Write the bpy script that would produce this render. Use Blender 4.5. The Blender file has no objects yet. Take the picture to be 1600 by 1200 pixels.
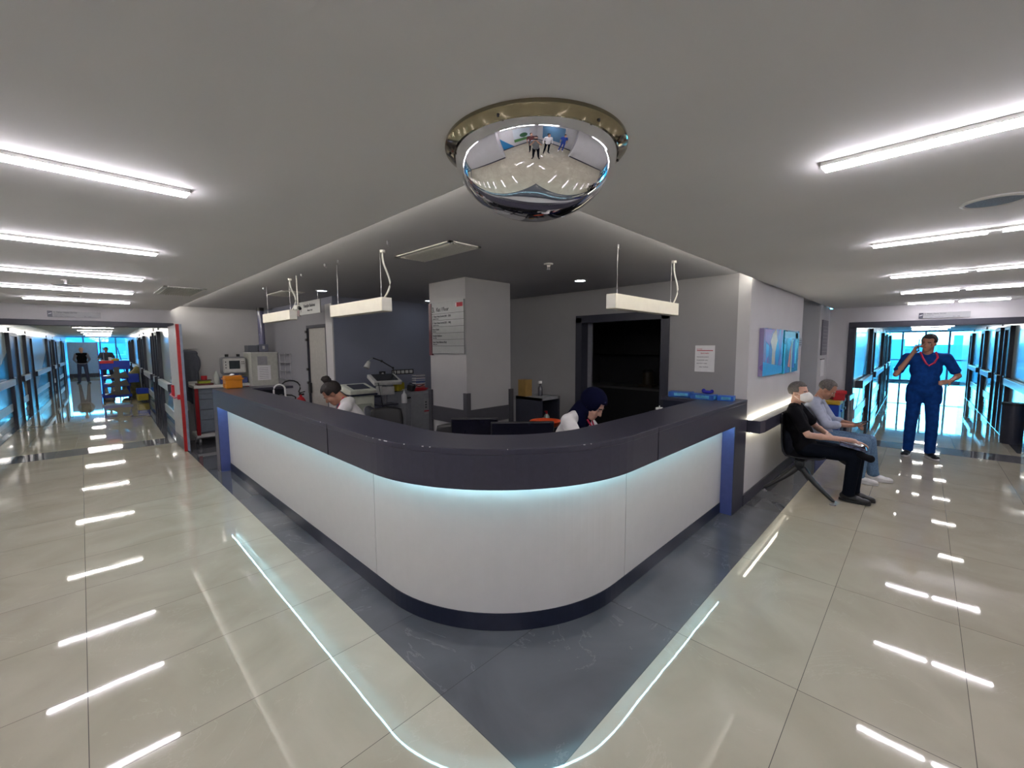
import bpy, bmesh, math, random
from mathutils import Vector, Matrix, Quaternion, Euler
random.seed(7)
V = Vector
S = bpy.context.scene
# ------------------------------------------------------------------ camera
CAM_H = 1.70
F_PX, PIT, ROL, YAW = 656.7, math.radians(5.12), math.radians(-0.269), math.radians(44.392)
fwd_h = V((math.cos(YAW), math.sin(YAW), 0)); right = V((math.sin(YAW), -math.cos(YAW), 0)); upz = V((0, 0, 1))
fwd = fwd_h * math.cos(PIT) - upz * math.sin(PIT)
upc = fwd_h * math.sin(PIT) + upz * math.cos(PIT)
cr = right * math.cos(ROL) + upc * math.sin(ROL)
cu = -right * math.sin(ROL) + upc * math.cos(ROL)
cd = bpy.data.cameras.new('camera'); cam = bpy.data.objects.new('camera', cd); S.collection.objects.link(cam)
cd.sensor_width = 36; cd.sensor_fit = 'HORIZONTAL'; cd.lens = F_PX / 1600 * 36; cd.clip_start = 0.02; cd.clip_end = 900
M = Matrix(((cr.x, cu.x, -fwd.x), (cr.y, cu.y, -fwd.y), (cr.z, cu.z, -fwd.z))).to_4x4()
M.translation = (0, 0, CAM_H); cam.matrix_world = M; S.camera = cam
# ------------------------------------------------------------------ exposure and sky
S.view_settings.view_transform = 'Standard'; S.view_settings.look = 'None'
S.view_settings.exposure = 1.42; S.view_settings.gamma = 1; S.view_settings.use_curve_mapping = False
W = bpy.data.worlds.new('sky'); S.world = W; W.use_nodes = True
nt = W.node_tree; nt.nodes.clear()
wo = nt.nodes.new('ShaderNodeOutputWorld'); bg = nt.nodes.new('ShaderNodeBackground')
tc = nt.nodes.new('ShaderNodeTexCoord'); sep = nt.nodes.new('ShaderNodeSeparateXYZ'); rp = nt.nodes.new('ShaderNodeValToRGB')
nt.links.new(tc.outputs['Generated'], sep.inputs[0]); nt.links.new(sep.outputs['Z'], rp.inputs[0])
rp.color_ramp.elements[0].color = (0.15, 0.64, .92, 1); rp.color_ramp.elements[0].position = 0.0
rp.color_ramp.elements[1].color = (0.08, 0.42, 0.85, 1); rp.color_ramp.elements[1].position = 0.5
nt.links.new(rp.outputs[0], bg.inputs[0]); bg.inputs[1].default_value = 11.0; nt.links.new(bg.outputs[0], wo.inputs[0])
LAMP = 26.0      # emission of the ceiling light strips
COVE = 9.0       # emission of the cove strips round the desk ceiling
RAIL = 7.0       # emission of the strips along the wall rail
DESK = 19.0      # emission of the strip under the counter overhang

# ------------------------------------------------------------------ materials
MATS = {}
def mat(name, col, rough=.5, metal=0, emis=0, var=.06, scale=18, bump=0, coat=0, spec=.5, ecol=None, trans=0, sss=0):
    if name in MATS: return MATS[name]
    m = bpy.data.materials.new(name); m.use_nodes = True; n = m.node_tree.nodes; l = m.node_tree.links
    b = n['Principled BSDF']
    c = (*col, 1)
    b.inputs['Roughness'].default_value = rough; b.inputs['Metallic'].default_value = metal
    b.inputs['Specular IOR Level'].default_value = spec
    if coat: b.inputs['Coat Weight'].default_value = coat; b.inputs['Coat Roughness'].default_value = .05
    if trans: b.inputs['Transmission Weight'].default_value = trans
    if sss: b.inputs['Subsurface Weight'].default_value = sss; b.inputs['Subsurface Radius'].default_value = (.02, .008, .004)
    if emis:
        b.inputs['Emission Color'].default_value = (*(ecol or col), 1); b.inputs['Emission Strength'].default_value = emis
    t = n.new('ShaderNodeTexCoord'); no = n.new('ShaderNodeTexNoise'); no.inputs['Scale'].default_value = scale; no.inputs['Detail'].default_value = 4
    l.new(t.outputs['Object'], no.inputs['Vector'])
    r = n.new('ShaderNodeValToRGB'); r.color_ramp.elements[0].position = .35; r.color_ramp.elements[1].position = .65
    r.color_ramp.elements[0].color = (*[max(0, x * (1 - var)) for x in col], 1); r.color_ramp.elements[1].color = (*[min(1, x * (1 + var)) for x in col], 1)
    l.new(no.outputs['Fac'], r.inputs[0]); l.new(r.outputs[0], b.inputs['Base Color'])
    if bump:
        bp = n.new('ShaderNodeBump'); bp.inputs['Strength'].default_value = bump; bp.inputs['Distance'].default_value = .01
        l.new(no.outputs['Fac'], bp.inputs['Height']); l.new(bp.outputs[0], b.inputs['Normal'])
    MATS[name] = m; return m

def math_node(nt, op, a, b=None, c=None):
    x = nt.nodes.new('ShaderNodeMath'); x.operation = op
    for i, v in enumerate((a, b, c)):
        if v is None: continue
        if isinstance(v, (int, float)): x.inputs[i].default_value = v
        else: nt.links.new(v, x.inputs[i])
    return x.outputs[0]

def tile_mat(name, c0, c1, vein, grout, rough, split=True, veinw=.5):
    """polished stone tiles about 1.2 x 0.6 m laid on the axes of the hall"""
    m = bpy.data.materials.new(name); m.use_nodes = True; nt = m.node_tree; n = nt.nodes; l = nt.links; b = n['Principled BSDF']
    t = n.new('ShaderNodeTexCoord'); sp = n.new('ShaderNodeSeparateXYZ'); l.new(t.outputs['Object'], sp.inputs[0])
    X, Y = sp.outputs[0], sp.outputs[1]
    def grid(s, o, pneg, ppos):
        d = math_node(nt, 'SUBTRACT', s, o)
        a = math_node(nt, 'DIVIDE', d, pneg); bb = math_node(nt, 'DIVIDE', d, ppos)
        g = math_node(nt, 'GREATER_THAN', d, 0.0)
        mix = math_node(nt, 'ADD', math_node(nt, 'MULTIPLY', bb, g), math_node(nt, 'MULTIPLY', a, math_node(nt, 'SUBTRACT', 1.0, g)))
        fr = math_node(nt, 'FRACT', math_node(nt, 'ADD', mix, 50.0)); cell = math_node(nt, 'FLOOR', math_node(nt, 'ADD', mix, 50.0))
        e = math_node(nt, 'MINIMUM', fr, math_node(nt, 'SUBTRACT', 1.0, fr))
        return e, cell
    ex, cx = grid(X, 1.12, 1.21, 1.247); ey, cy = grid(Y, .952, .602, .64)
    gx = math_node(nt, 'LESS_THAN', ex, .0013); gy = math_node(nt, 'LESS_THAN', ey, .0022)
    cellv = n.new('ShaderNodeCombineXYZ'); l.new(cx, cellv.inputs[0]); l.new(cy, cellv.inputs[1])
    wn = n.new('ShaderNodeTexWhiteNoise'); l.new(cellv.outputs[0], wn.inputs['Vector'])
    # each tile reads its own piece of stone
    mv = n.new('ShaderNodeVectorMath'); mv.operation = 'MULTIPLY_ADD'; l.new(wn.outputs['Color'], mv.inputs[0]); mv.inputs[1].default_value = (9, 9, 9); l.new(t.outputs['Object'], mv.inputs[2])
    no = n.new('ShaderNodeTexNoise'); no.inputs['Scale'].default_value = 1.6; no.inputs['Detail'].default_value = 6; no.inputs['Distortion'].default_value = 1.3; l.new(mv.outputs[0], no.inputs['Vector'])
    r = n.new('ShaderNodeValToRGB'); r.color_ramp.elements[0].position = .3; r.color_ramp.elements[1].position = .72
    r.color_ramp.elements[0].color = (*c0, 1); r.color_ramp.elements[1].color = (*c1, 1); l.new(no.outputs['Fac'], r.inputs[0])
    n2 = n.new('ShaderNodeTexNoise'); n2.inputs['Scale'].default_value = 1.1; n2.inputs['Detail'].default_value = 9; n2.inputs['Roughness'].default_value = .62; n2.inputs['Distortion'].default_value = 2.2; l.new(mv.outputs[0], n2.inputs['Vector'])
    r2 = n.new('ShaderNodeValToRGB'); r2.color_ramp.elements[0].position = .493; r2.color_ramp.elements[1].position = .507; r2.color_ramp.elements.new(.5)
    for i, v in enumerate((0, 1, 0)): r2.color_ramp.elements[i].color = (v, v, v, 1)
    l.new(n2.outputs['Fac'], r2.inputs[0])
    n3 = n.new('ShaderNodeTexNoise'); n3.inputs['Scale'].default_value = 2.3; l.new(mv.outputs[0], n3.inputs['Vector'])
    vf = math_node(nt, 'MULTIPLY', math_node(nt, 'MULTIPLY', r2.outputs[0], math_node(nt, 'GREATER_THAN', n3.outputs['Fac'], .52)), veinw)
    mx = n.new('ShaderNodeMixRGB'); l.new(vf, mx.inputs[0]); l.new(r.outputs[0], mx.inputs[1]); mx.inputs[2].default_value = (*vein, 1)
    mg = n.new('ShaderNodeMixRGB'); l.new(math_node(nt, 'MAXIMUM', gx, gy), mg.inputs[0]); l.new(mx.outputs[0], mg.inputs[1]); mg.inputs[2].default_value = (*grout, 1)
    l.new(mg.outputs[0], b.inputs['Base Color']); b.inputs['Roughness'].default_value = rough; b.inputs['Specular IOR Level'].default_value = .6
    b.inputs['Coat Weight'].default_value = .12; b.inputs['Coat Roughness'].default_value = .02
    # very slight unevenness of the polish
    n4 = n.new('ShaderNodeTexNoise'); n4.inputs['Scale'].default_value = 2.6; l.new(t.outputs['Object'], n4.inputs['Vector'])
    bp = n.new('ShaderNodeBump'); bp.inputs['Strength'].default_value = .06; bp.inputs['Distance'].default_value = .01; l.new(n4.outputs['Fac'], bp.inputs['Height']); l.new(bp.outputs[0], b.inputs['Normal']); l.new(bp.outputs[0], b.inputs['Coat Normal'])
    MATS[name] = m; return m

M_tile = tile_mat('cream_polished_tile', (.42, .385, .295), (.51, .47, .37), (.62, .58, .48), (.12, .11, .10), .03, veinw=.25)
M_dark = tile_mat('dark_grey_marble_tile', (.075, .078, .088), (.115, .118, .13), (.30, .30, .31), (.035, .035, .04), .03, veinw=.3)
M_wall = mat('wall_paint_pale_grey', (.56, .555, .56), .55, var=.02, scale=3)
M_wallblue = mat('wall_paint_grey_blue', (.22, .235, .305), .55, var=.02, scale=3)  # grey blue paint, deepened to carry the shade behind the desk
M_ceil = mat('ceiling_plaster', (.68, .68, .67), .8, var=.015, scale=2)
M_slate = mat('slate_laminate', (.048, .047, .068), .30, var=.05, scale=40, spec=.4)
M_navy = mat('navy_laminate', (.012, .016, .035), .3, var=.1)
M_blueend = mat('blue_laminate', (.07, .09, .26), .35, var=.05)
M_white = mat('white_laminate', (.66, .65, .62), .4, var=.012, scale=12)
M_lamp = mat('light_strip', (1, .96, 1), .5, emis=LAMP, ecol=(.97, .915, 1.0))
M_lamp2 = mat('corridor_light_strip', (1, .95, .85), .5, emis=LAMP * 1.3, ecol=(1.0, .95, .88))
M_cove = mat('cove_led', (1, .97, .88), .5, emis=COVE, ecol=(1, .93, .82))
M_rail_led = mat('rail_led', (1, .97, .8), .5, emis=RAIL, ecol=(1, .92, .72))
M_desk_led = mat('desk_led', (.6, .9, 1), .5, emis=DESK, ecol=(.45, .85, 1.0))
M_alu = mat('lamp_housing_white', (.72, .71, .66), .4, var=.03)
M_black = mat('black_plastic', (.012, .012, .014), .4)
M_frame = mat('dark_frame_paint', (.028, .03, .045), .4)
M_chrome = mat('mirror_chrome', (.93, .93, .94), .015, metal=1, var=.004)
M_brass = mat('polished_flange', (.34, .30, .21), .10, metal=1, var=.1, scale=6)
M_steel = mat('brushed_steel', (.55, .55, .57), .3, metal=1)
M_red = mat('red_plastic', (.50, .015, .025), .35)
M_grey = mat('grey_plastic', (.25, .26, .28), .45)
M_lgrey = mat('light_grey_plastic', (.55, .55, .53), .4)
M_paper = mat('paper', (.75, .75, .76), .7, var=.02)
M_lamp3 = mat('right_corridor_light_strip', (1, .95, .85), .5, emis=LAMP * .4, ecol=(1.0, .97, .92))
M_ink = mat('ink', (.03, .03, .04), .6)
M_redink = mat('red_ink', (.5, .03, .05), .6)
M_skin = mat('skin', (.50, .27, .18), .5, sss=.08, var=.05, scale=30)
M_skin2 = mat('skin_tanned', (.40, .20, .13), .5, sss=.08, var=.05, scale=30)
M_skin3 = mat('skin_pale', (.60, .36, .27), .5, sss=.08, var=.05, scale=30)

M_mid = tile_mat('mid_grey_marble_tile', (.15, .15, .16), (.19, .19, .20), (.32, .32, .33), (.08, .08, .08), .05, veinw=.2)

def glass_mat(name, tint, refl=.12):
    m = bpy.data.materials.new(name); m.use_nodes = True; nt = m.node_tree; n = nt.nodes; l = nt.links; n.clear()
    o = n.new('ShaderNodeOutputMaterial'); mx = n.new('ShaderNodeMixShader'); tr = n.new('ShaderNodeBsdfTransparent'); gl = n.new('ShaderNodeBsdfGlossy'); fr = n.new('ShaderNodeFresnel')
    fr.inputs[0].default_value = 1.45; tr.inputs[0].default_value = (*tint, 1); gl.inputs['Roughness'].default_value = .01
    l.new(fr.outputs[0], mx.inputs[0]); l.new(tr.outputs[0], mx.inputs[1]); l.new(gl.outputs[0], mx.inputs[2]); l.new(mx.outputs[0], o.inputs[0])
    MATS[name] = m; return m
M_glass = glass_mat('window_glass', (.80, .95, 1.0))
M_glass2 = glass_mat('tinted_tube_glass', (.62, .62, .80))

# ------------------------------------------------------------------ mesh helpers
class MB:
    def __init__(s): s.bm = bmesh.new()
    def box(s, x0, y0, z0, x1, y1, z1, rot=None, piv=None):
        r = bmesh.ops.create_cube(s.bm, size=1)['verts']
        for v in r: v.co = V(((x0 + x1) / 2 + v.co.x * (x1 - x0), (y0 + y1) / 2 + v.co.y * (y1 - y0), (z0 + z1) / 2 + v.co.z * (z1 - z0)))
        if rot is not None:
            p = V(piv) if piv is not None else V(((x0 + x1) / 2, (y0 + y1) / 2, (z0 + z1) / 2))
            R = Euler([math.radians(a) for a in rot]).to_matrix()
            for v in r: v.co = R @ (v.co - p) + p
        return s
    def rbox(s, x0, y0, z0, x1, y1, z1, b=.01, seg=2, rot=None, piv=None):
        t = bmesh.new(); bmesh.ops.create_cube(t, size=1)
        for v in t.verts: v.co = V(((x0 + x1) / 2 + v.co.x * (x1 - x0), (y0 + y1) / 2 + v.co.y * (y1 - y0), (z0 + z1) / 2 + v.co.z * (z1 - z0)))
        bmesh.ops.bevel(t, geom=list(t.edges), offset=b, segments=seg, affect='EDGES', profile=.6)
        if rot is not None:
            p = V(piv) if piv is not None else V(((x0 + x1) / 2, (y0 + y1) / 2, (z0 + z1) / 2))
            R = Euler([math.radians(a) for a in rot]).to_matrix()
            for v in t.verts: v.co = R @ (v.co - p) + p
        me = bpy.data.meshes.new('t'); t.to_mesh(me); t.free(); s.bm.from_mesh(me); bpy.data.meshes.remove(me); return s
    def cyl(s, p0, p1, r0, r1=None, seg=20, cap=True):
        p0, p1 = V(p0), V(p1); r1 = r0 if r1 is None else r1; d = p1 - p0
        r = bmesh.ops.create_cone(s.bm, cap_ends=cap, segments=seg, radius1=r0, radius2=r1, depth=d.length)['verts']
        q = V((0, 0, 1)).rotation_difference(d.normalized()).to_matrix(); c = (p0 + p1) / 2
        for v in r: v.co = q @ v.co + c
        return s
    def ell(s, c, r, rot=None, u=16, w=10):
        c = V(c)
        if isinstance(r, (int, float)): r = (r, r, r)
        def pt(x, y, z):
            p = V((x * r[0], y * r[1], z * r[2]))
            return s.bm.verts.new((rot @ p if rot is not None else p) + c)
        top, bot = pt(0, 0, 1), pt(0, 0, -1); rings = []
        for i in range(1, w):
            a = math.pi * i / w; sa, ca = math.sin(a), math.cos(a)
            rings.append([pt(sa * math.cos(2 * math.pi * k / u), sa * math.sin(2 * math.pi * k / u), ca) for k in range(u)])
        nf = s.bm.faces.new
        for k in range(u):
            j = (k + 1) % u; nf((top, rings[0][k], rings[0][j])); nf((bot, rings[-1][j], rings[-1][k]))
            for A, B in zip(rings, rings[1:]): nf((A[k], B[k], B[j], A[j]))
        return s
    def cap(s, p0, p1, r0, r1=None, seg=14):
        r1 = r0 if r1 is None else r1
        if (V(p1) - V(p0)).length > 1e-5: s.cyl(p0, p1, r0, r1, seg)
        s.ell(p0, r0, u=seg, w=8); s.ell(p1, r1, u=seg, w=8); return s
    def tube(s, pts, r, seg=10):
        pts = [V(p) for p in pts]; rings = []
        up = V((0, 0, 1))
        for i, p in enumerate(pts):
            t = (pts[min(i + 1, len(pts) - 1)] - pts[max(i - 1, 0)]).normalized()
            a = t.cross(up)
            if a.length < .05: a = t.cross(V((1, 0, 0)))
            a.normalize(); b = t.cross(a).normalized()
            rings.append([s.bm.verts.new(p + a * math.cos(k * 2 * math.pi / seg) * r + b * math.sin(k * 2 * math.pi / seg) * r) for k in range(seg)])
        for i in range(len(rings) - 1):
            for k in range(seg): 
                try: s.bm.faces.new((rings[i][k], rings[i][(k + 1) % seg], rings[i + 1][(k + 1) % seg], rings[i + 1][k]))
                except ValueError: pass
        s.bm.faces.new(rings[0]); s.bm.faces.new(list(reversed(rings[-1]))); return s
    def prism(s, pts, z0, z1):
        lo = [s.bm.verts.new((x, y, z0)) for x, y in pts]; hi = [s.bm.verts.new((x, y, z1)) for x, y in pts]
        n = len(pts); s.bm.faces.new(list(reversed(lo))); s.bm.faces.new(hi)
        for i in range(n): s.bm.faces.new((lo[i], lo[(i + 1) % n], hi[(i + 1) % n], hi[i]))
        return s
    def poly(s, pts3, thick=None):
        """flat polygon given as 3D points, thickened along its normal"""
        pts = [V(p) for p in pts3]; n = (pts[1] - pts[0]).cross(pts[2] - pts[1]).normalized() * (thick or .001)
        lo = [s.bm.verts.new(p) for p in pts]; hi = [s.bm.verts.new(p + n) for p in pts]; k = len(pts)
        s.bm.faces.new(list(reversed(lo))); s.bm.faces.new(hi)
        for i in range(k): s.bm.faces.new((lo[i], lo[(i + 1) % k], hi[(i + 1) % k], hi[i]))
        return s
    def lathe(s, prof, c=(0, 0, 0), seg=40):
        c = V(c); rings = []
        for r, z in prof:
            if r < 1e-5: rings.append([s.bm.verts.new(c + V((0, 0, z)))])
            else: rings.append([s.bm.verts.new(c + V((r * math.cos(2 * math.pi * k / seg), r * math.sin(2 * math.pi * k / seg), z))) for k in range(seg)])
        for a, b in zip(rings, rings[1:]):
            for k in range(seg):
                q = [a[k % len(a)], a[(k + 1) % len(a)], b[(k + 1) % len(b)], b[k % len(b)]]
                u = []
                for v in q:
                    if v not in u: u.append(v)
                if len(u) > 2: s.bm.faces.new(u)
        return s
    def strip(s, path, z0, z1, off0, off1):
        """wall-like band following a 2D path (list of (x,y,nx,ny)), from offset off0 to off1 along the normals"""
        R = []
        for x, y, nx, ny in path:
            R.append([s.bm.verts.new((x + nx * o, y + ny * o, z)) for o, z in ((off0, z0), (off1, z0), (off1, z1), (off0, z1))])
        for a, b in zip(R, R[1:]):
            for k in range(4): s.bm.faces.new((a[k], b[k], b[(k + 1) % 4], a[(k + 1) % 4]))
        s.bm.faces.new(R[0]); s.bm.faces.new(list(reversed(R[-1]))); return s
    def shift(s, d):
        for v in s.bm.verts: v.co += V(d)
        return s
    def build(s, name, m, parent=None, smooth=False, bevel=0, world=False, remesh=0, sm=0):
        bmesh.ops.recalc_face_normals(s.bm, faces=s.bm.faces)
        if world and parent is not None:
            for v in s.bm.verts: v.co -= parent.location
        me = bpy.data.meshes.new(name); s.bm.to_mesh(me); s.bm.free(); me.materials.append(m)
        if smooth:
            for p in me.polygons: p.use_smooth = True
        o = bpy.data.objects.new(name, me); S.collection.objects.link(o)
        if parent is not None: o.parent = parent
        if remesh:
            r = o.modifiers.new('remesh', 'REMESH'); r.mode = 'VOXEL'; r.voxel_size = remesh; r.use_smooth_shade = True
            if sm: q = o.modifiers.new('smooth', 'SMOOTH'); q.iterations = sm; q.factor = .5
        elif smooth and len(me.polygons) > 6:
            try: me.set_sharp_from_angle(angle=math.radians(40))
            except Exception: pass
        if bevel:
            b = o.modifiers.new('bevel', 'BEVEL'); b.width = bevel; b.segments = 2; b.limit_method = 'ANGLE'
        return o

def tag(o, label=None, cat=None, group=None, kind=None):
    if label: o['label'] = label
    if cat: o['category'] = cat
    if group: o['group'] = group
    if kind: o['kind'] = kind
    return o
def thing(name, label, cat, loc=(0, 0, 0), rz=0, group=None):
    o = bpy.data.objects.new(name, None); S.collection.objects.link(o); o.empty_display_size = .1
    o.location = loc; o.rotation_euler = (0, 0, math.radians(rz)); return tag(o, label, cat, group)
def dup(root, loc, rz=0, label=None, group=None):
    r = root.copy(); S.collection.objects.link(r); r.location = loc; r.rotation_euler = (0, 0, math.radians(rz))
    if label: r['label'] = label
    if group: r['group'] = group
    for ch in list(root.children):
        c = ch.copy(); S.collection.objects.link(c); c.parent = r
        for g in list(ch.children):
            d = g.copy(); S.collection.objects.link(d); d.parent = c
    return r
def struct(name, mb, m, label=None, parent=None, **k):
    o = mb.build(name, m, parent, **k); o['kind'] = 'structure'
    if label: o['label'] = label
    return o
def text(body, size, m, parent, org, ux, uy, name='lettering', ext=.0006, bold=0, align='LEFT', squash=1.0):
    """writing as thin solid letters: org = lower left, ux = reading direction, uy = up direction (parent's local space)"""
    c = bpy.data.curves.new('t', 'FONT'); c.body = body; c.size = size; c.extrude = ext; c.align_x = align; c.offset = bold; c.resolution_u = 2
    t = bpy.data.objects.new('t', c); S.collection.objects.link(t)
    dg = bpy.context.evaluated_depsgraph_get(); me = bpy.data.meshes.new_from_object(t.evaluated_get(dg))
    S.collection.objects.unlink(t); bpy.data.objects.remove(t); bpy.data.curves.remove(c)
    ux, uy = V(ux).normalized(), V(uy).normalized(); uz = ux.cross(uy)
    for v in me.vertices: v.co = V(org) + ux * v.co.x * squash + uy * v.co.y + uz * (v.co.z + ext)
    me.materials.clear(); me.materials.append(m)
    o = bpy.data.objects.new(name, me); S.collection.objects.link(o); o.parent = parent; return o
# ------------------------------------------------------------------ the shell
ZC, ZI = 2.36, 2.44            # hall ceiling, raised ceiling over the desk
XW, YW = 9.75, 9.55            # end walls of the two halls
XB, YB = -2.7, -2.7            # walls behind the photographer
XL, YR = -1.50, -1.80          # outer side walls of the halls
WR_X, WR_Y = 4.80, 1.29        # wall with the office opening / wall with the rail
X2, Y2 = 2.60, 6.20            # corner of the block behind the desk
# floor: dark field and cream field, butted at x=1.12 / y=.952
struct('floor', MB().box(-3.2, -3.2, -.2, 1.12, 9.62, 0).box(1.12, -3.2, -.2, 9.8, .952, 0), M_tile, 'polished cream stone tile floor of the hall')
struct('floor', MB().box(1.12, .952, -.2, 9.8, 9.62, 0), M_dark, 'dark grey marble tile floor around and behind the desk')
# ceiling of the hall as an L, raised ceiling over the desk
c = MB().box(-3.2, -3.2, ZC, 1.15, 9.8, ZC + .3).box(1.15, -3.2, ZC, 10, 1.25, ZC + .3)
struct('ceiling', c, M_ceil, 'smooth grey plaster ceiling of the hall')
struct('ceiling', MB().box(1.15, 1.25, ZI, 10, 9.8, ZI + .22), mat('desk_ceiling_paint', (.40, .40, .415), .8, var=.015, scale=2), 'raised ceiling over the reception desk')  # darker than the hall ceiling: the dimness is put into its colour
# led strips hidden on the step of the ceiling
struct('trim_1', MB().box(1.152, 1.35, ZC + .035, 1.158, 9.5, ZC + .06), M_cove, 'cove light strip along the left edge of the raised ceiling')
struct('trim_2', MB().box(1.25, 1.252, ZC + .035, WR_X, 1.258, ZC + .06), M_cove, 'cove light strip along the right edge of the raised ceiling')
# wall with rail, bench and pictures; wall with office opening
DY0, DY1, DZ = 2.13, 3.45, 2.11
struct('wall_right', MB().box(WR_X, WR_Y, 0, 7.36, WR_Y + .12, ZI), M_wall, 'pale wall carrying the pictures and the glowing rail')
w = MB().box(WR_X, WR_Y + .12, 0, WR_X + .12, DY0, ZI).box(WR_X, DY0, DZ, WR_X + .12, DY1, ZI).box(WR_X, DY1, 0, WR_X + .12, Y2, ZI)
struct('wall_desk', w, mat('wall_paint_mid_grey', (.30, .295, .30), .55, var=.02, scale=3), 'pale wall with the office opening beside the desk')  # pale wall coloured darker, standing in for the dim zone behind the desk
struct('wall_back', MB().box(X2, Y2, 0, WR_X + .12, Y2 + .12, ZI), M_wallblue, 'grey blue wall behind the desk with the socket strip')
PY0, PY1, PZ = 6.42, 7.22, 2.05
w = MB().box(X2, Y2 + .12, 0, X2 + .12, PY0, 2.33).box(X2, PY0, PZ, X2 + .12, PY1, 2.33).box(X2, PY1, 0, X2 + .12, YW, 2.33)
struct('wall_left', w, mat('wall_paint_cool_grey', (.26, .26, .285), .55, var=.02, scale=3), 'grey wall with the narrow service door')  # colour darkened to imitate the shade on this inner wall
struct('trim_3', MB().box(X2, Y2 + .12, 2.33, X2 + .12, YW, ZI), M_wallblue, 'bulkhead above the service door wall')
# recess after the rail wall: niche with painted-in blue light, then wall up to the corridor frame
RX0 = 7.36
struct('wall_niche', MB().box(RX0, 2.3, 0, 9.8, 2.42, ZI).box(RX0, WR_Y + .12, 0, RX0 + .02, 2.3, ZI), mat('niche_paint_blue', (.34, .52, .62), .5, var=.02), 'blue painted side niche behind the seats')
struct('wall_far', MB().box(8.75, WR_Y, 0, 9.75, WR_Y + .12, ZI).box(8.75, WR_Y + .12, 0, 8.87, 2.3, ZI), M_wall, 'short wall with the information board')
# outer side walls and walls behind the camera
struct('wall_west', MB().box(XL - .12, 1.4, 0, XL, YW, ZC).box(XB, 1.4, 0, XL - .12, 1.52, ZC).box(XB - .12, YB - .12, 0, XB, 1.52, ZC), M_wall, 'outer hall wall on the left side')
struct('wall_south', MB().box(1.4, YR - .12, 0, XW, YR, ZC).box(1.4, YB, 0, 1.52, YR - .12, ZC).box(XB, YB - .12, 0, 1.52, YB, ZC), M_wall, 'outer hall wall on the right side')
# end walls with the corridor openings
LX0, LX1, LZ = -1.36, 1.16, 2.05
RY0, RY1, RZ = -1.45, .90, 2.00
w = MB().box(-3.2, YW, 0, LX0, YW + .14, ZC).box(LX0, YW, LZ, LX1, YW + .14, ZC).box(LX1, YW, 0, X2, YW + .14, ZI)
struct('wall_end_left', w, M_wall, 'end wall over the opening of the left corridor')
w = MB().box(XW, -3.2, 0, XW + .14, RY0, ZC).box(XW, RY0, RZ, XW + .14, RY1, ZC).box(XW, RY1, 0, XW + .14, 2.42, ZC)
struct('wall_end_right', w, M_wall, 'end wall over the opening of the right corridor')
struct('trim_4', MB().box(LX0 - .1, YW - .025, LZ, LX1 + .02, YW + .16, LZ + .085).box(LX0 - .09, YW - .025, 0, LX0, YW + .16, LZ), M_frame, 'dark frame over the opening of the left corridor', bevel=.004)
struct('trim_5', MB().box(XW - .025, RY0 - .09, RZ, XW + .16, RY1 + .1, RZ + .1).box(XW - .025, RY1, 0, XW + .16, RY1 + .1, RZ).box(XW - .025, RY0 - .09, 0, XW + .16, RY0, RZ), M_frame, 'dark blue frame round the opening of the right corridor', bevel=.004)
# skirting
struct('baseboard_right', MB().box(WR_X - .012, WR_Y - .014, 0, RX0, WR_Y, .12), M_slate, 'dark skirting under the rail wall')
struct('baseboard_far', MB().box(8.75, WR_Y - .014, 0, XW - .03, WR_Y, .12), M_slate)
struct('baseboard_south', MB().box(1.5, YR, 0, XW - .03, YR + .014, .12).box(XB, YB, 0, 1.4, YB + .014, .12), M_slate)
struct('baseboard_west', MB().box(XL, 1.4, 0, XL + .014, YW, .12).box(XB, YB, 0, XB + .014, 1.4, .12), M_slate)
# threshold bands of dark stone
struct('trim_6', MB().box(XL, YW + .0, 0, 1.12, YW + .62, .003), M_mid, 'dark stone band across the mouth of the left corridor')
struct('trim_7', MB().box(9.25, YR, 0, 9.82, .952, .003), M_mid, 'dark stone band across the mouth of the right corridor')

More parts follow.
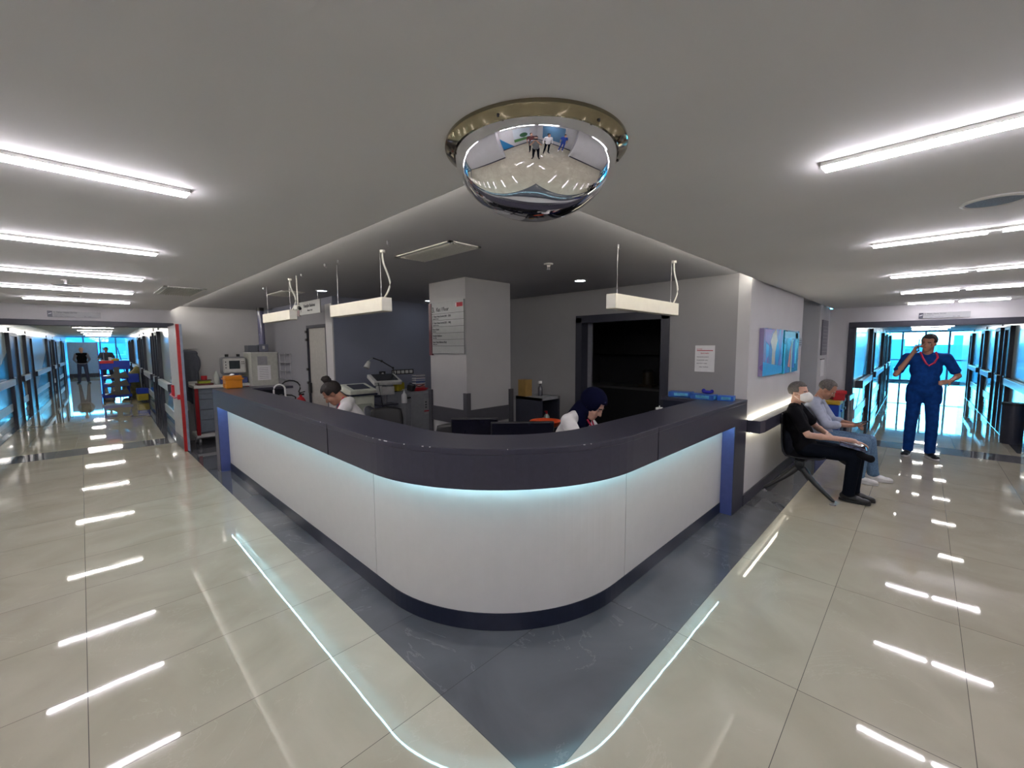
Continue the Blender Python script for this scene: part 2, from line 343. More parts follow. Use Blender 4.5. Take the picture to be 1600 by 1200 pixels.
# ------------------------------------------------------------------ the two corridors
M_cwall = mat('corridor_wall_gloss', (.50, .58, .60), .2, var=.03, coat=.3)
M_triangle = mat('corridor_wall_blue_panel', (.03, .25, .55), .22, var=.05, coat=.4)
M_rail = mat('corridor_rail', (.50, .54, .56), .3)
def corridor(tagname, origin, ang, length, y0, y1, zc, doors_a, doors_b, wn, mull):
    """local x runs down the corridor, local y across (positive to the left)"""
    R = Matrix.Rotation(math.radians(ang), 4, 'Z'); T = Matrix.Translation(origin) @ R
    def place(o): 
        o.matrix_world = T if o.parent is None else o.matrix_world
        return o
    place(struct('floor', MB().box(-.15, y0 - .1, -.2, length + .05, y1 + .1, -.001), M_tile, 'cream tile floor of the ' + tagname))
    place(struct('trim_8', MB().box(.2, y0, -.001, length, y0 + .22, .002).box(.2, y1 - .22, -.001, length, y1, .002), M_dark, 'dark stone border of the ' + tagname + ' floor'))
    place(struct('ceiling', MB().box(-.03, y0 - .1, zc, length + .05, y1 + .1, zc + .1), M_ceil, 'ceiling of the ' + tagname))
    place(struct('wall_' + wn[0], MB().box(-.03, y1, 0, length, y1 + .1, zc), M_cwall, 'left wall of the ' + tagname))
    place(struct('wall_' + wn[1], MB().box(-.03, y0 - .1, 0, length, y0, zc), M_cwall, 'right wall of the ' + tagname))
    n = 0
    for side, doors in ((1, doors_a), (-1, doors_b)):
        yy = y1 if side > 0 else y0
        def yb(a, b): return (yy - side * a, yy - side * b) if side < 0 else (yy - b, yy - a)
        prev = .6
        for i, (a, b) in enumerate(doors):
            n += 1
            f0, f1 = yb(.0, .07)
            fr = struct('door_%d' % (wn[2] + n), MB().box(a, f0, 0, a + .09, f1, 2.08).box(b - .09, f0, 0, b, f1, 2.08).box(a, f0, 2.0, b, f1, 2.08), M_frame, 'dark framed ward door in the ' + tagname, bevel=.004); place(fr)
            g0, g1 = yb(.005, .035)
            lf = MB().box(a + .09, g0, 0, b - .09, g1, 2.0).build('leaf', mat('ward_door_leaf', (.035, .035, .05), .3), fr)
            h0, h1 = yb(.035, .085)
            MB().box(a + .16, h0, 1.0, a + .28, h1, 1.03).build('handle', M_steel, fr)
            k0, k1 = yb(.0, .02)
            p = struct('trim_9', MB().box((a + b) / 2 - .06, *(k0,), 2.12, (a + b) / 2 + .06, k1, 2.2), M_grey, 'small call lamp over a ward door'); place(p)
            if a - prev > .35:
                r0, r1 = yb(.03, .11)
                rr = thing('handrail', 'grey wall handrail of the %s, %s wall, %s' % (tagname, 'left' if side > 0 else 'right', ['nearest the hall', 'second from the hall', 'third from the hall', 'fourth from the hall', 'fifth from the hall', 'sixth from the hall', 'seventh from the hall'][i]), 'handrail', (0, 0, 0), 0, 'handrails of the ' + tagname)
                MB().rbox(prev + .08, r0, .86, a - .08, r1, 1.0, .012).build('rail', M_rail, rr)
                e0, e1 = yb(.0, .115)
                MB().box(prev + .04, e0, .855, prev + .09, e1, 1.005).build('end_cap', M_frame, rr); MB().box(a - .09, e0, .855, a - .04, e1, 1.005).build('end_cap', M_frame, rr)
                u0, u1 = yb(.0, .02)
                MB().box(prev + .05, u0, .25, a - .05, u1, .42).build('bumper', M_rail, rr)
                place(rr)
                # painted blue triangle on the wall
                w0, w1 = yb(.0, .004)
                L = a - prev - .1
                if L > 1.0 or i == 0:
                    q = [(prev + .05, 0.12), (a - .05, .12), (a - .05, 1.6)] if (i + (side > 0)) % 2 else [(prev + .05, .12), (a - .05, .12), (prev + .05, 1.5)]
                    yq = w1 if side < 0 else w0
                    o = struct('trim_10', MB().poly([(x, yq, z) for x, z in q], .003), M_triangle, 'blue triangle painted on the wall of the ' + tagname); place(o)
            prev = b
    # end window wall
    wx = length
    g = struct('window_%d' % wn[3], MB().box(wx, y0, 0, wx + .06, y1, .1).box(wx, y0, zc - .06, wx + .06, y1, zc).box(wx, y0, .98, wx + .05, y1, 1.03), mat('window_frame_blue_grey', (.10, .16, .24), .4), 'full height window at the end of the ' + tagname); place(g)
    for m_ in mull: MB().box(wx, m_ - .035, .1, wx + .06, m_ + .035, zc - .06).build('mullion', MATS['window_frame_blue_grey'], g)
    MB().box(wx + .025, y0, .1, wx + .031, y1, zc - .06).build('pane', M_glass, g)
    # ceiling light strips
    return T, place

TL, placeL = corridor('left corridor', (.15, YW + .14, 0), 90 - 1.7, 27, -1.06, 1.52, 2.42,
    [(5.4, 6.7), (8.2, 9.6), (14.3, 15.6), (17.0, 18.3), (21.8, 23.0)],
    [(2.9, 3.6), (4.2, 5.0), (8.0, 9.0), (10.4, 11.4), (16.0, 17.2), (19.0, 20.2)], ('corridor_a', 'corridor_b', 0, 1), [-.62, .1, .82])
TR, placeR = corridor('right corridor', (XW + .14, -.2, 0), .66, 16.5, -1.15, 1.12, 2.30,
    [(3.3, 4.4), (8.4, 9.4), (10.6, 11.5), (13.6, 14.4)],
    [(3.5, 4.3), (4.9, 5.8), (7.9, 8.8), (11.6, 12.4)], ('corridor_c', 'corridor_d', 20, 2), [-.75, 0.0, .75])

# ------------------------------------------------------------------ ceiling light strips
def strip_lamp(halves, m=M_lamp):
    t = thing('ceiling_light', 'x', 'ceiling light')
    if halves == 1: segs = [(-.5, .5)]
    else: segs = [(-.53, -.03), (.03, .53)]
    MB().box(-.54 if halves == 2 else -.51, -.024, -.014, .54 if halves == 2 else .51, .024, 0).build('housing', M_alu, t)
    for a, b in segs: MB().box(a, -.020, -.026, b, .020, -.014).build('diffuser', m, t)
    return t
ordn = ['nearest the desk corner', 'second in the row', 'third in the row', 'fourth in the row', 'farthest in the row']
l0 = strip_lamp(1); l0.location = (-.145, 2.26, ZC); l0['label'] = 'long white light strip on the ceiling of the left hall, ' + ordn[0]; l0['group'] = 'light strips of the left hall'
for i, (y, x) in enumerate([(3.83, -.095), (5.36, -.05), (6.76, -.03), (8.22, .03)]):
    dup(l0, (x, y, ZC), 0, 'long white light strip on the ceiling of the left hall, ' + ordn[i + 1])
l1 = strip_lamp(2); l1.location = (1.95, -.23, ZC); l1.rotation_euler = (0, 0, math.radians(90)); l1['label'] = 'long white light strip on the ceiling of the right hall, ' + ordn[0]; l1['group'] = 'light strips of the right hall'
for i, (x, y) in enumerate([(3.69, -.25), (5.5, -.26), (7.3, -.28), (9.28, -.3)]):
    dup(l1, (x, y, ZC), 90, 'long white light strip on the ceiling of the right hall, ' + ordn[i + 1])
ORD = 'one two three four five six seven eight nine ten eleven twelve'.split()
for i, (x, y, rz) in enumerate([(-.06, -.75, 0), (-.9, -2.1, 0), (-.95, -.25, 90), (-1.9, .6, 90)]):
    o = dup(l0, (x, y, ZC), rz, 'light strip on the ceiling behind the camera, ' + ['right above the photographer', 'nearest the back wall', 'left of the photographer', 'farthest left behind the photographer'][i], 'light strips behind the camera')
l2 = strip_lamp(1, M_lamp2); l2['group'] = 'light strips of the left corridor'
for i in range(8):
    o = l2 if i == 0 else dup(l2, (0, 0, 0)); o['label'] = 'cream light strip inside the left corridor, number %s from its mouth' % ORD[i]
    o.matrix_world = TL @ Matrix.Translation((1.0 + i * 3.3, .12, 2.42)) @ Matrix.Rotation(math.radians(90), 4, 'Z')
l3 = strip_lamp(1, M_lamp3); l3['group'] = 'light strips of the right corridor'
for i in range(7):
    o = l3 if i == 0 else dup(l3, (0, 0, 0)); o['label'] = 'cream light strip inside the right corridor, number %s from its mouth' % ORD[i]
    o.matrix_world = TR @ Matrix.Translation((1.2 + i * 2.1, -.05, 2.30)) @ Matrix.Rotation(math.radians(90), 4, 'Z')

# ------------------------------------------------------------------ view outside the end windows: hazy hillside town
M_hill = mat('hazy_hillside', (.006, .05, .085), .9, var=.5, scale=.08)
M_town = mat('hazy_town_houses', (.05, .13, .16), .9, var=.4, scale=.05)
def hill(org, d, label, h, hs):
    side = V((-d.y, d.x, 0)); m = MB(); g = []
    for i in range(25):
        row = []
        for j in range(31):
            u, w = i / 24, (j / 30 - .5)
            p = V(org) + d * (20 + u * 330) + side * w * 420
            z = -24 + u ** 1.1 * (24 + h) + (h + 6) * .16 * (math.sin(j * .9 + i * .4) + .8 * math.sin(j * .37 + 2)) * u
            row.append(m.bm.verts.new((p.x, p.y, z)))
        g.append(row)
    for a, b in zip(g, g[1:]):
        for k in range(30): m.bm.faces.new((a[k], a[k + 1], b[k + 1], b[k]))
    o = m.build('hillside', M_hill, smooth=True); o['kind'] = 'structure'; o['label'] = label
    m = MB()
    for i in range(hs):
        u = random.uniform(.12, .98); w = random.uniform(-.22, .22) * (.35 + u)
        p = V(org) + d * (20 + u * 330) + side * w * 420; z = -24 + u ** 1.1 * (24 + h) - 2; s = random.uniform(2.5, 7)
        hh = random.uniform(4, 9) if random.random() < .92 else random.uniform(14, 24)
        m.box(p.x - s, p.y - s, z - 3, p.x + s, p.y + s, z + hh)
    o = m.build('town', M_town); tag(o, 'hazy blue town houses covering the hillside beyond the ' + label.split('beyond the ')[1], 'town', kind='stuff')
hill((0, 38, 0), V((0.03, 1, 0)).normalized(), 'hazy blue hillside beyond the left corridor window', 26, 260)
hill((27, 0, 0), V((1, .01, 0)).normalized(), 'hazy blue hillside beyond the right corridor window', 1, 130)

# ------------------------------------------------------------------ reception counter
CT, CB = 1.138, .905
def cpath(off, n=24, x_end=WR_X, y_end=7.0):
    """outline of the desk front: x=1.23 leg, quarter circle, y=1.28 leg, moved inwards by off"""
    cx, cy, R = 2.41, 2.46, 1.18
    P = [(1.23, y_end, 1, 0), (1.23, 5.0, 1, 0), (1.23, 3.12, 1, 0)]
    for k in range(n + 1):
        a = math.pi + k / n * math.pi / 2
        P.append((cx + R * math.cos(a), cy + R * math.sin(a), -math.cos(a), -math.sin(a)))
    P += [(2.757, 1.28, 0, 1), (x_end, 1.28, 0, 1)]
    return [(x + nx * off, y + ny * off, nx, ny) for x, y, nx, ny in P]
desk = thing('reception_counter', 'long curved reception counter with slate grey top and glowing white front', 'counter', (1.6, 1.7, 0))
# fascia and top
t = MB().strip(cpath(0), CT - .035, CT, 0, .38)
top = t.build('countertop', M_slate, desk, world=True, bevel=.004)
MB().strip(cpath(0.002), CB, CT - .035, 0, .035).build('fascia', M_slate, desk, world=True)
# returns at both ends
MB().box(1.61, 6.62, CT - .035, 2.15, 7.0, CT).box(WR_X - .34, 1.66, CT - .035, WR_X, 2.06, CT).build('countertop', M_slate, desk, world=True, bevel=.003)
MB().box(1.35, 6.97, .0, 2.13, 7.0, CT - .035).build('end_panel', M_navy, desk, world=True)
MB().box(WR_X - .32, 2.0, 0, WR_X, 2.04, CT - .035).box(WR_X - .32, 1.66, .0, WR_X - .29, 2.0, CT - .035).build('end_panel', M_navy, desk, world=True)
# legs that frame the front
MB().box(1.232, 6.80, 0, 1.36, 6.998, CB).build('end_post', M_slate, desk, world=True)
MB().box(1.238, 6.797, .0, 1.352, 6.80, CB).build('post_reveal', M_blueend, desk, world=True)
MB().box(4.446, 1.282, 0, WR_X, 1.42, CB).build('end_post', M_slate, desk, world=True)
MB().box(4.443, 1.288, 0, 4.446, 1.40, CB).build('post_reveal', M_blueend, desk, world=True)
# white panels between seams, and plinth
def span(P, a, b):
    """part of a path between arc-length a and b"""
    out = []; s = 0
    for p, q in zip(P, P[1:]):
        L = math.hypot(q[0] - p[0], q[1] - p[1])
        for k in range(3):
            u = k / 3
            if a <= s + L * u <= b: out.append(tuple(p[i] * (1 - u) + q[i] * u for i in range(4)))
        if s <= a <= s + L: u = (a - s) / L; out.append(tuple(p[i] * (1 - u) + q[i] * u for i in range(4)))
        if s <= b <= s + L: u = (b - s) / L; out.append(tuple(p[i] * (1 - u) + q[i] * u for i in range(4)))
        s += L
    out2 = []; seen = set()
    cum = []
    return out, s
PP = cpath(.12, 30, WR_X, 6.8)
def arcl(P):
    s = [0]
    for p, q in zip(P, P[1:]): s.append(s[-1] + math.hypot(q[0] - p[0], q[1] - p[1]))
    return s
def cut(P, a, b):
    s = arcl(P); out = []
    def at_(d):
        for i in range(len(P) - 1):
            if s[i] <= d <= s[i + 1] + 1e-9:
                u = (d - s[i]) / max(1e-9, s[i + 1] - s[i]); return tuple(P[i][k] * (1 - u) + P[i + 1][k] * u for k in range(4))
        return P[-1]
    out.append(at_(a))
    for i in range(len(P)):
        if a + .004 < s[i] < b - .004: out.append(P[i])
    out.append(at_(b)); return out
def s_of(P, x=None, y=None):
    s = arcl(P)
    for i in range(len(P) - 1):
        if y is not None and min(P[i][1], P[i + 1][1]) <= y <= max(P[i][1], P[i + 1][1]) and P[i][1] != P[i + 1][1]:
            return s[i] + (s[i + 1] - s[i]) * abs((y - P[i][1]) / (P[i + 1][1] - P[i][1]))
        if x is not None and P[i][0] > 1.36 and min(P[i][0], P[i + 1][0]) <= x <= max(P[i][0], P[i + 1][0]) and P[i][0] != P[i + 1][0]:
            return s[i] + (s[i + 1] - s[i]) * abs((x - P[i][0]) / (P[i + 1][0] - P[i][0]))
tot = arcl(PP)[-1]
cuts = [0, s_of(PP, y=2.66), s_of(PP, x=2.54), tot - .33]
for a, b in zip(cuts, cuts[1:]): MB().strip(cut(PP, a + .0035, b - .0035), .108, CT - .05, 0, .02).build('front_panel', M_white, desk, world=True)
MB().strip(cpath(.115, 30, WR_X - .3, 6.8), 0, .108, 0, .03).build('plinth', M_navy, desk, world=True)
MB().strip(cpath(.14, 30, WR_X - .3, 6.8), .1, CT - .06, .004, .02).build('backing', M_navy, desk, world=True)
MB().strip(cpath(.075, 30, 4.40, 6.78), CB + .012, CB + .017, 0, .007).build('light_strip', M_desk_led, desk, world=True)
# seams of the fascia
MB().box(1.2285, 3.118, CB, 1.2325, 3.122, CT).box(2.755, 1.2785, CB, 2.759, 1.2825, CT).build('seam', M_black, desk, world=True)
# worn chips on the edge of the top
m = MB()
for k, (a, s_) in enumerate([(3.16, .01), (3.9, .004), (3.98, .007), (4.05, .02), (4.10, .03), (4.27, .008), (4.40, .012), (4.45, .006), (4.9, .004), (5.35, .012), (5.4, .006)]):
    PQ = cpath(-.0015, 30); p = cut(PQ, a + .6, a + .6 + s_); m.strip(p, CT - .004, CT + .0008, 0, .004)
m.build('edge_chips', mat('chipped_edge', (.75, .75, .75), .5), desk, world=True)
# inner lower work surface
MB().strip(cpath(.16, 24, WR_X - .4, 6.5), .72, .75, .0, .62).build('work_surface', mat('desk_grey', (.12, .12, .13), .4), desk, world=True)
# ------------------------------------------------------------------ wall column behind the desk
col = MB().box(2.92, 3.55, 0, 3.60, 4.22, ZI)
struct('wall_column', col, mat('column_paint', (.35, .345, .35), .55, var=.02, scale=3), 'square pale column behind the desk carrying the floor directory')  # pale column with the surrounding shade painted into its colour
b = MB().box(2.905, 3.535, .83, 3.615, 4.235, 1.0).box(2.895, 3.525, 0, 2.955, 3.585, 1.19).box(2.895, 4.185, 0, 2.955, 4.245, 1.19).box(3.565, 3.525, 0, 3.625, 3.585, 1.19)
struct('trim_11', b, mat('column_guard', (.05, .05, .06), .5), 'dark bump guard round the column')

# ------------------------------------------------------------------ convex mirror dome
d = thing('mirror_dome', 'large chrome convex mirror dome hanging from the ceiling in front of the desk', 'mirror', (1.117, .978, 2.36))
prof = [(.272, -.006)] + [(.270 * math.cos(a), -.018 - .205 * math.sin(a)) for a in [k / 28 * math.pi / 2 for k in range(28)]] + [(0, -.223)]
MB().lathe(prof, seg=96).build('mirror', M_chrome, d, smooth=True)
MB().lathe([(.30, 0), (.302, -.012), (.298, -.016), (.274, -.030), (.268, -.026), (.268, 0)], seg=96).build('flange', M_brass, d, smooth=True)
for k in range(6):
    a = k / 6 * 2 * math.pi + .35
    MB().cyl((.286 * math.cos(a), .286 * math.sin(a), -.016), (.286 * math.cos(a), .286 * math.sin(a), -.027), .004, seg=10).build('screw', M_black, d)

# ------------------------------------------------------------------ pendant light boxes over the desk
def pendant(x0, y0, x1, y1, z0, label, cord_at, ceil=ZI):
    t = thing('pendant_light', label, 'pendant light', ((x0 + x1) / 2, (y0 + y1) / 2, ceil), group=None)
    MB().rbox(x0, y0, z0, x1, y1, z0 + .105, .004).build('housing', mat('pendant_cream', (.80, .76, .62), .4, var=.02), t, world=True)
    along = (x1 - x0) > (y1 - y0)
    e = .003
    if along:
        MB().box(x0 - e, y0 + .004, z0 + .004, x0, y1 - .004, z0 + .101).build('end_cap', M_alu, t, world=True); MB().box(x1, y0 + .004, z0 + .004, x1 + e, y1 - .004, z0 + .101).build('end_cap', M_alu, t, world=True)
        ends = [(x0 + .08, (y0 + y1) / 2), (x1 - .08, (y0 + y1) / 2)]
    else:
        MB().box(x0 + .004, y0 - e, z0 + .004, x1 - .004, y0, z0 + .101).build('end_cap', M_alu, t, world=True); MB().box(x0 + .004, y1, z0 + .004, x1 - .004, y1 + e, z0 + .101).build('end_cap', M_alu, t, world=True)
        ends = [((x0 + x1) / 2, y0 + .08), ((x0 + x1) / 2, y1 - .08)]
    for x, y in ends:
        MB().cyl((x, y, z0 + .105), (x, y, ceil), .0012, seg=6).cyl((x, y, z0 + .105), (x, y, z0 + .14), .004, seg=8).build('wire', M_steel, t, world=True)
    cx, cy = cord_at
    pts = []
    for k in range(13):
        u = k / 12; w_ = math.sin(u * math.pi * 2) * .018 + math.sin(u * math.pi) * .03
        pts.append((cx + (w_ if not along else w_ * .7), cy - w_ * .6, z0 + .1 + u * (ceil - z0 - .1)))
    MB().tube(pts, .007, 8).build('cord', M_alu, t, world=True)
    MB().cyl((cx, cy, ceil - .02), (cx, cy, ceil), .02, seg=16).build('ceiling_rose', M_alu, t, world=True)
    return t
pendant(1.625, 2.98, 1.715, 3.93, 1.975, 'cream pendant light box over the left arm of the desk, nearest the desk corner', (1.67, 3.02))
pendant(1.59, 4.90, 1.67, 5.85, 2.0, 'cream pendant light box over the left arm of the desk, farther from the desk corner', (1.63, 4.95))
pendant(2.66, 1.575, 3.72, 1.655, 1.965, 'cream pendant light box over the right arm of the desk', (3.69, 1.615))
# small ceiling hooks
for i, (x, y) in enumerate([(1.555, 2.74), (1.566, 3.86), (1.58, 3.62), (1.607, 4.55), (1.63, 5.90), (2.806, 1.65)]):
    h = MB().cyl((x, y, ZI - .022), (x, y, ZI), .007, seg=10).tube([(x, y, ZI - .02), (x + .004, y, ZI - .03), (x + .016, y, ZI - .034), (x + .018, y, ZI - .026)], .002, 6).build('ceiling_hook', M_steel)
    tag(h, 'tiny wire hook in the raised ceiling, ' + ['above the near left pendant', 'above the far end of the near left pendant', 'between the two left pendants', 'just before the far left pendant', 'behind the far left pendant', 'above the right pendant'][i], 'hook', 'ceiling hooks over the desk')
# security camera
t = thing('security_camera', 'small white and black security camera hanging below the ceiling beside the far left pendant', 'camera', (1.62, 4.72, ZI))
MB().cyl((1.62, 4.72, 2.14), (1.62, 4.72, ZI), .006, seg=8).build('rod', M_alu, t, world=True)
MB().rbox(1.595, 4.69, 2.09, 1.645, 4.78, 2.14, .012).build('body', M_alu, t, world=True)
MB().cyl((1.62, 4.69, 2.112), (1.62, 4.66, 2.10), .018, .016).build('lens', M_black, t, world=True)

# ------------------------------------------------------------------ downlights, vents, sprinkler, speaker
def downlight(x, y, lab):
    t = thing('downlight', lab, 'downlight', (x, y, ZI), group='round downlights in the raised ceiling')
    MB().lathe([(.075, 0), (.075, -.006), (.058, -.008), (.056, 0)], seg=32).build('rim', M_alu, t, smooth=True)
    MB().cyl((0, 0, -.001), (0, 0, -.005), .056, seg=32).build('lens', mat('downlight_led', (.8, .88, 1), .5, emis=8, ecol=(.8, .88, 1)), t)
downlight(2.26, 5.69, 'round bluish downlight above the hanging sign'); downlight(3.97, 5.75, 'round white downlight just left of the column'); downlight(4.0, 2.83, 'round white downlight right of the column')
def vent(x0, y0, x1, y1, z, label, n, nx='x'):
    t = thing('ceiling_vent', label, 'vent', ((x0 + x1) / 2, (y0 + y1) / 2, z))
    MB().box(x0, y0, z - .008, x1, y0 + .03, z).box(x0, y1 - .03, z - .008, x1, y1, z).box(x0, y0, z - .008, x0 + .03, y1, z).box(x1 - .03, y0, z - .008, x1, y1, z).build('frame', M_alu, t, world=True)
    MB().box(x0 + .02, y0 + .02, z - .002, x1 - .02, y1 - .02, z - .0005).build('backing', mat('vent_backing', (.10, .10, .09), .7), t, world=True)
    m = MB()
    for k in range(n):
        if nx == 'x': u = x0 + .04 + (x1 - x0 - .08) * k / (n - 1); m.box(u - .006, y0 + .03, z - .012, u + .006, y1 - .03, z - .002, rot=(0, 35, 0))
        else: u = y0 + .04 + (y1 - y0 - .08) * k / (n - 1); m.box(x0 + .03, u - .006, z - .012, x1 - .03, u + .006, z - .002, rot=(35, 0, 0))
    m.build('louvre', mat('vent_louvre', (.5, .5, .45), .5), t, world=True)
vent(1.85, 2.41, 2.14, 3.15, ZI, 'white framed ceiling vent above the desk, left of the column', 9)
vent(1.88, 6.0, 2.16, 6.68, ZI, 'ceiling vent in front of the hanging sign at the far left of the desk', 9)
vent(.66, 5.82, 1.04, 6.7, ZC, 'grey ceiling vent in the left hall beside the raised ceiling', 14)
t = thing('sprinkler', 'white sprinkler head on the raised ceiling right of the column', 'sprinkler', (2.997, 2.467, ZI))
MB().lathe([(.042, 0), (.04, -.008), (.015, -.012), (.012, -.03), (0, -.032)], seg=24).build('rose', M_alu, t, smooth=True)
MB().cyl((-.012, 0, -.028), (-.012, 0, -.05), .003, seg=6).cyl((.012, 0, -.028), (.012, 0, -.05), .003, seg=6).cyl((0, 0, -.05), (0, 0, -.053), .018, seg=16).build('deflector', M_steel, t)
t = thing('ceiling_speaker', 'round grey ceiling speaker in the right hall', 'speaker', (2.995, -.19, ZC))
MB().lathe([(.112, 0), (.112, -.006), (.1, -.01), (.094, -.004), (.094, 0)], seg=40).build('rim', M_alu, t, smooth=True)
MB().lathe([(.094, -.004), (.05, -.007), (0, -.008)], seg=40).build('grille', mat('speaker_grille', (.20, .22, .25), .5, var=.3, scale=250), t, smooth=True)
for i, (y, lab) in enumerate([(5.96, 'tiny white sprinkler on the left hall ceiling before the fourth light strip'),]):
    t = thing('sprinkler', lab, 'sprinkler', (-.06, y, ZC)); MB().lathe([(.035, 0), (.033, -.006), (.012, -.01), (.01, -.03), (0, -.03)], seg=20).build('rose', M_alu, t, smooth=True); MB().cyl((0, 0, -.03), (0, 0, -.042), .014, seg=12).build('deflector', M_steel, t)
for y, lab in ((6.42, 'round flat speaker on the left hall ceiling, between the third and fourth light strips'), (7.7, 'round flat speaker on the left hall ceiling before the fifth light strip')):
    t = thing('ceiling_speaker', lab, 'speaker', (-.06, y, ZC)); MB().lathe([(.112, 0), (.112, -.006), (.1, -.01), (.094, -.004), (.094, 0)], seg=32).build('rim', M_alu, t, smooth=True)
    MB().lathe([(.094, -.004), (0, -.008)], seg=32).build('grille', MATS['speaker_grille'], t, smooth=True)

# ------------------------------------------------------------------ signs
M_sign = mat('sign_aluminium', (.30, .31, .31), .35, var=.03); M_maroon = mat('sign_maroon', (.09, .008, .02), .3)
def textlines(t, org, ux, uy, lines, m=M_ink):
    org, ux, uy = V(org), V(ux).normalized(), V(uy).normalized()
    for i, (dx, dz, size, s, sq, mm) in enumerate(lines): text(s, size, mm or m, t, org + ux * dx + uy * dz, ux, uy, bold=size * .012, squash=sq)
# directory on the column (reads towards -y)
t = thing('directory_sign', 'grey floor directory sign reading 3. Kat / Floor on the left face of the column', 'sign', (2.90, 3.87, 1.6))
MB().box(2.902, 3.556, 1.615, 2.918, 4.16, 2.21).build('panel', M_sign, t, world=True)
MB().box(2.894, 4.155, 1.60, 2.919, 4.205, 2.20).build('side_strip', M_maroon, t, world=True)
rl = [2.08, 2.005, 1.93, 1.855, 1.78, 1.71, 1.66]
rl = [2.075 - i * .0735 for i in range(6)] + [1.62]
for z in rl: MB().box(2.9005, 3.558, z - .0018, 2.902, 4.153, z + .0018).build('rule', M_ink, t, world=True)
MB().box(2.8995, 3.554, 1.616, 2.9020, 3.559, 2.21).build('rule', M_ink, t, world=True)
o = (2.9015 - t.location.x, 4.145 - t.location.y, -t.location.z); ux, uy = (0, -1, 0), (0, 0, 1)
textlines(t, o, ux, uy, [(0.0, 2.095, .085, '3.', .9, None), (.085, 2.102, .062, 'Kat / Floor', .85, None),
    (.005, 2.036, .030, '1. Yatan Hasta Servisi (301 - 320)', .86, None), (.005, 2.014, .016, '1. Inpatient Service', 1, None),
    (.005, 1.962, .030, '2. Yatan Hasta Servisi (321 - 340)', .86, None), (.005, 1.940, .016, '2. Inpatient Service', 1, None),
    (.005, 1.889, .029, 'Hasta Kabul', .9, None), (.005, 1.868, .016, 'Admission', 1, None),
    (.005, 1.816, .029, 'Hemşire Bankosu', .85, None), (.005, 1.794, .016, 'Nurse Desk', 1, None),
    (.005, 1.742, .029, 'Hasta Yakını Bekleme (Kat)', .82, None), (.005, 1.722, .016, 'Waiting Area', 1, None)])
MB().box(2.9005, 3.58, 2.135, 2.902, 3.70, 2.18).build('logo_plate', M_redink, t, world=True)
MB().box(2.8998, 3.685, 2.137, 2.9006, 3.698, 2.178).build('logo_mark', M_paper, t, world=True)
# hanging sign
t = thing('hanging_sign', 'grey hanging sign for the nurse desk with a maroon edge, above the service door', 'sign', (2.2, 5.9, ZI))
MB().box(2.20, 5.62, 2.15, 2.212, 6.36, 2.325).build('panel', M_sign, t, world=True)
MB().box(2.195, 6.36, 2.14, 2.217, 6.43, 2.32).build('side_strip', M_maroon, t, world=True)
MB().cyl((2.206, 5.7, 2.325), (2.206, 5.7, ZI), .002, seg=6).build('wire', M_steel, t, world=True); MB().cyl((2.206, 6.28, 2.325), (2.206, 6.28, ZI), .002, seg=6).build('wire', M_steel, t, world=True)
textlines(t, (2.1995 - 2.2, 6.33 - 5.9, -ZI), (0, -1, 0), (0, 0, 1), [(.14, 2.245, .062, 'Hemşire Bankosu', .9, None), (.27, 2.19, .036, 'Nurse Desk', 1, None), (.03, 2.19, .12, 'i', .8, None)])
# end wall signs
def end_sign(loc, ux, label, l1, l2, l3, l4):
    t = thing('direction_sign', label, 'sign', loc); ux = V(ux); n = ux.cross(V((0, 0, 1)))
    def bx(a, b, c, d_, e, f, nm, m): 
        p = V((0, 0, 0)) + ux * a - n * 0; x0 = ux * a + n * c; x1 = ux * b + n * d_
        MB().box(min(x0.x, x1.x), min(x0.y, x1.y), e, max(x0.x, x1.x), max(x0.y, x1.y), f).build(nm, m, t)
    bx(-.29, .29, 0, .015, -.045, .045, 'panel', M_sign)
    bx(-.29, -.238, .015, .017, -.045, .045, 'arrow_plate', M_navy)
    MB().poly([tuple(ux * a + n * .019 + V((0, 0, z))) for a, z in ((-.282, -.006), (-.246, .008), (-.246, .018), (-.282, .002))], .001).build('arrow', M_paper, t)
    textlines(t, n * .0155, ux, (0, 0, 1), [(-.225, .018, .03, l1, .95, None), (-.225, -.008, .016, l2, 1, None), (-.225, -.034, .018, l3, 1, None), (.10, -.034, .02, l4, 1, None)])
end_sign((-.03, YW - .016, 2.225), (1, 0, 0), 'grey sign over the opening of the left corridor', '1. Yatan Hasta Servisi', 'Inpatient Service', 'Hasta Odaları / Patient Rooms', '301 - 320')
end_sign((XW - .016, -.19, 2.17), (0, -1, 0), 'grey sign over the opening of the right corridor', '2. Yatan Hasta Servisi', 'Inpatient Service', 'Hasta Odaları / Patient Rooms', '321 - 340')
# office opening in the right wall with its frame and dim room
DW = WR_X
f = struct('door_1', MB().box(DW - .02, DY0, 0, DW + .14, DY0 + .10, DZ - .02).box(DW - .02, DY1 - .10, 0, DW + .14, DY1, DZ - .02).box(DW - .02, DY0, DZ - .1, DW + .14, DY1, DZ), M_frame, 'dark frame of the office opening beside the column', bevel=.003)
MB().box(DW + .13, DY1 - .16, .0, DW + .16, DY1 - .10, DZ - .1).build('light_jamb', mat('jamb_grey', (.22, .22, .25), .5), f)
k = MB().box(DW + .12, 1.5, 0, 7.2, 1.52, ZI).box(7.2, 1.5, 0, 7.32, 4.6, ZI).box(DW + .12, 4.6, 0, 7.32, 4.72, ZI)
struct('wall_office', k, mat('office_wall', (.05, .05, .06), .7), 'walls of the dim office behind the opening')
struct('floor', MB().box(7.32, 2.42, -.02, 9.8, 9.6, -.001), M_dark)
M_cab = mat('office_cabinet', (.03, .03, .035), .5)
t = thing('kitchen_cabinet', 'dark wall cabinet inside the dim office', 'cabinet', (6.9, 3.1, 1.5))
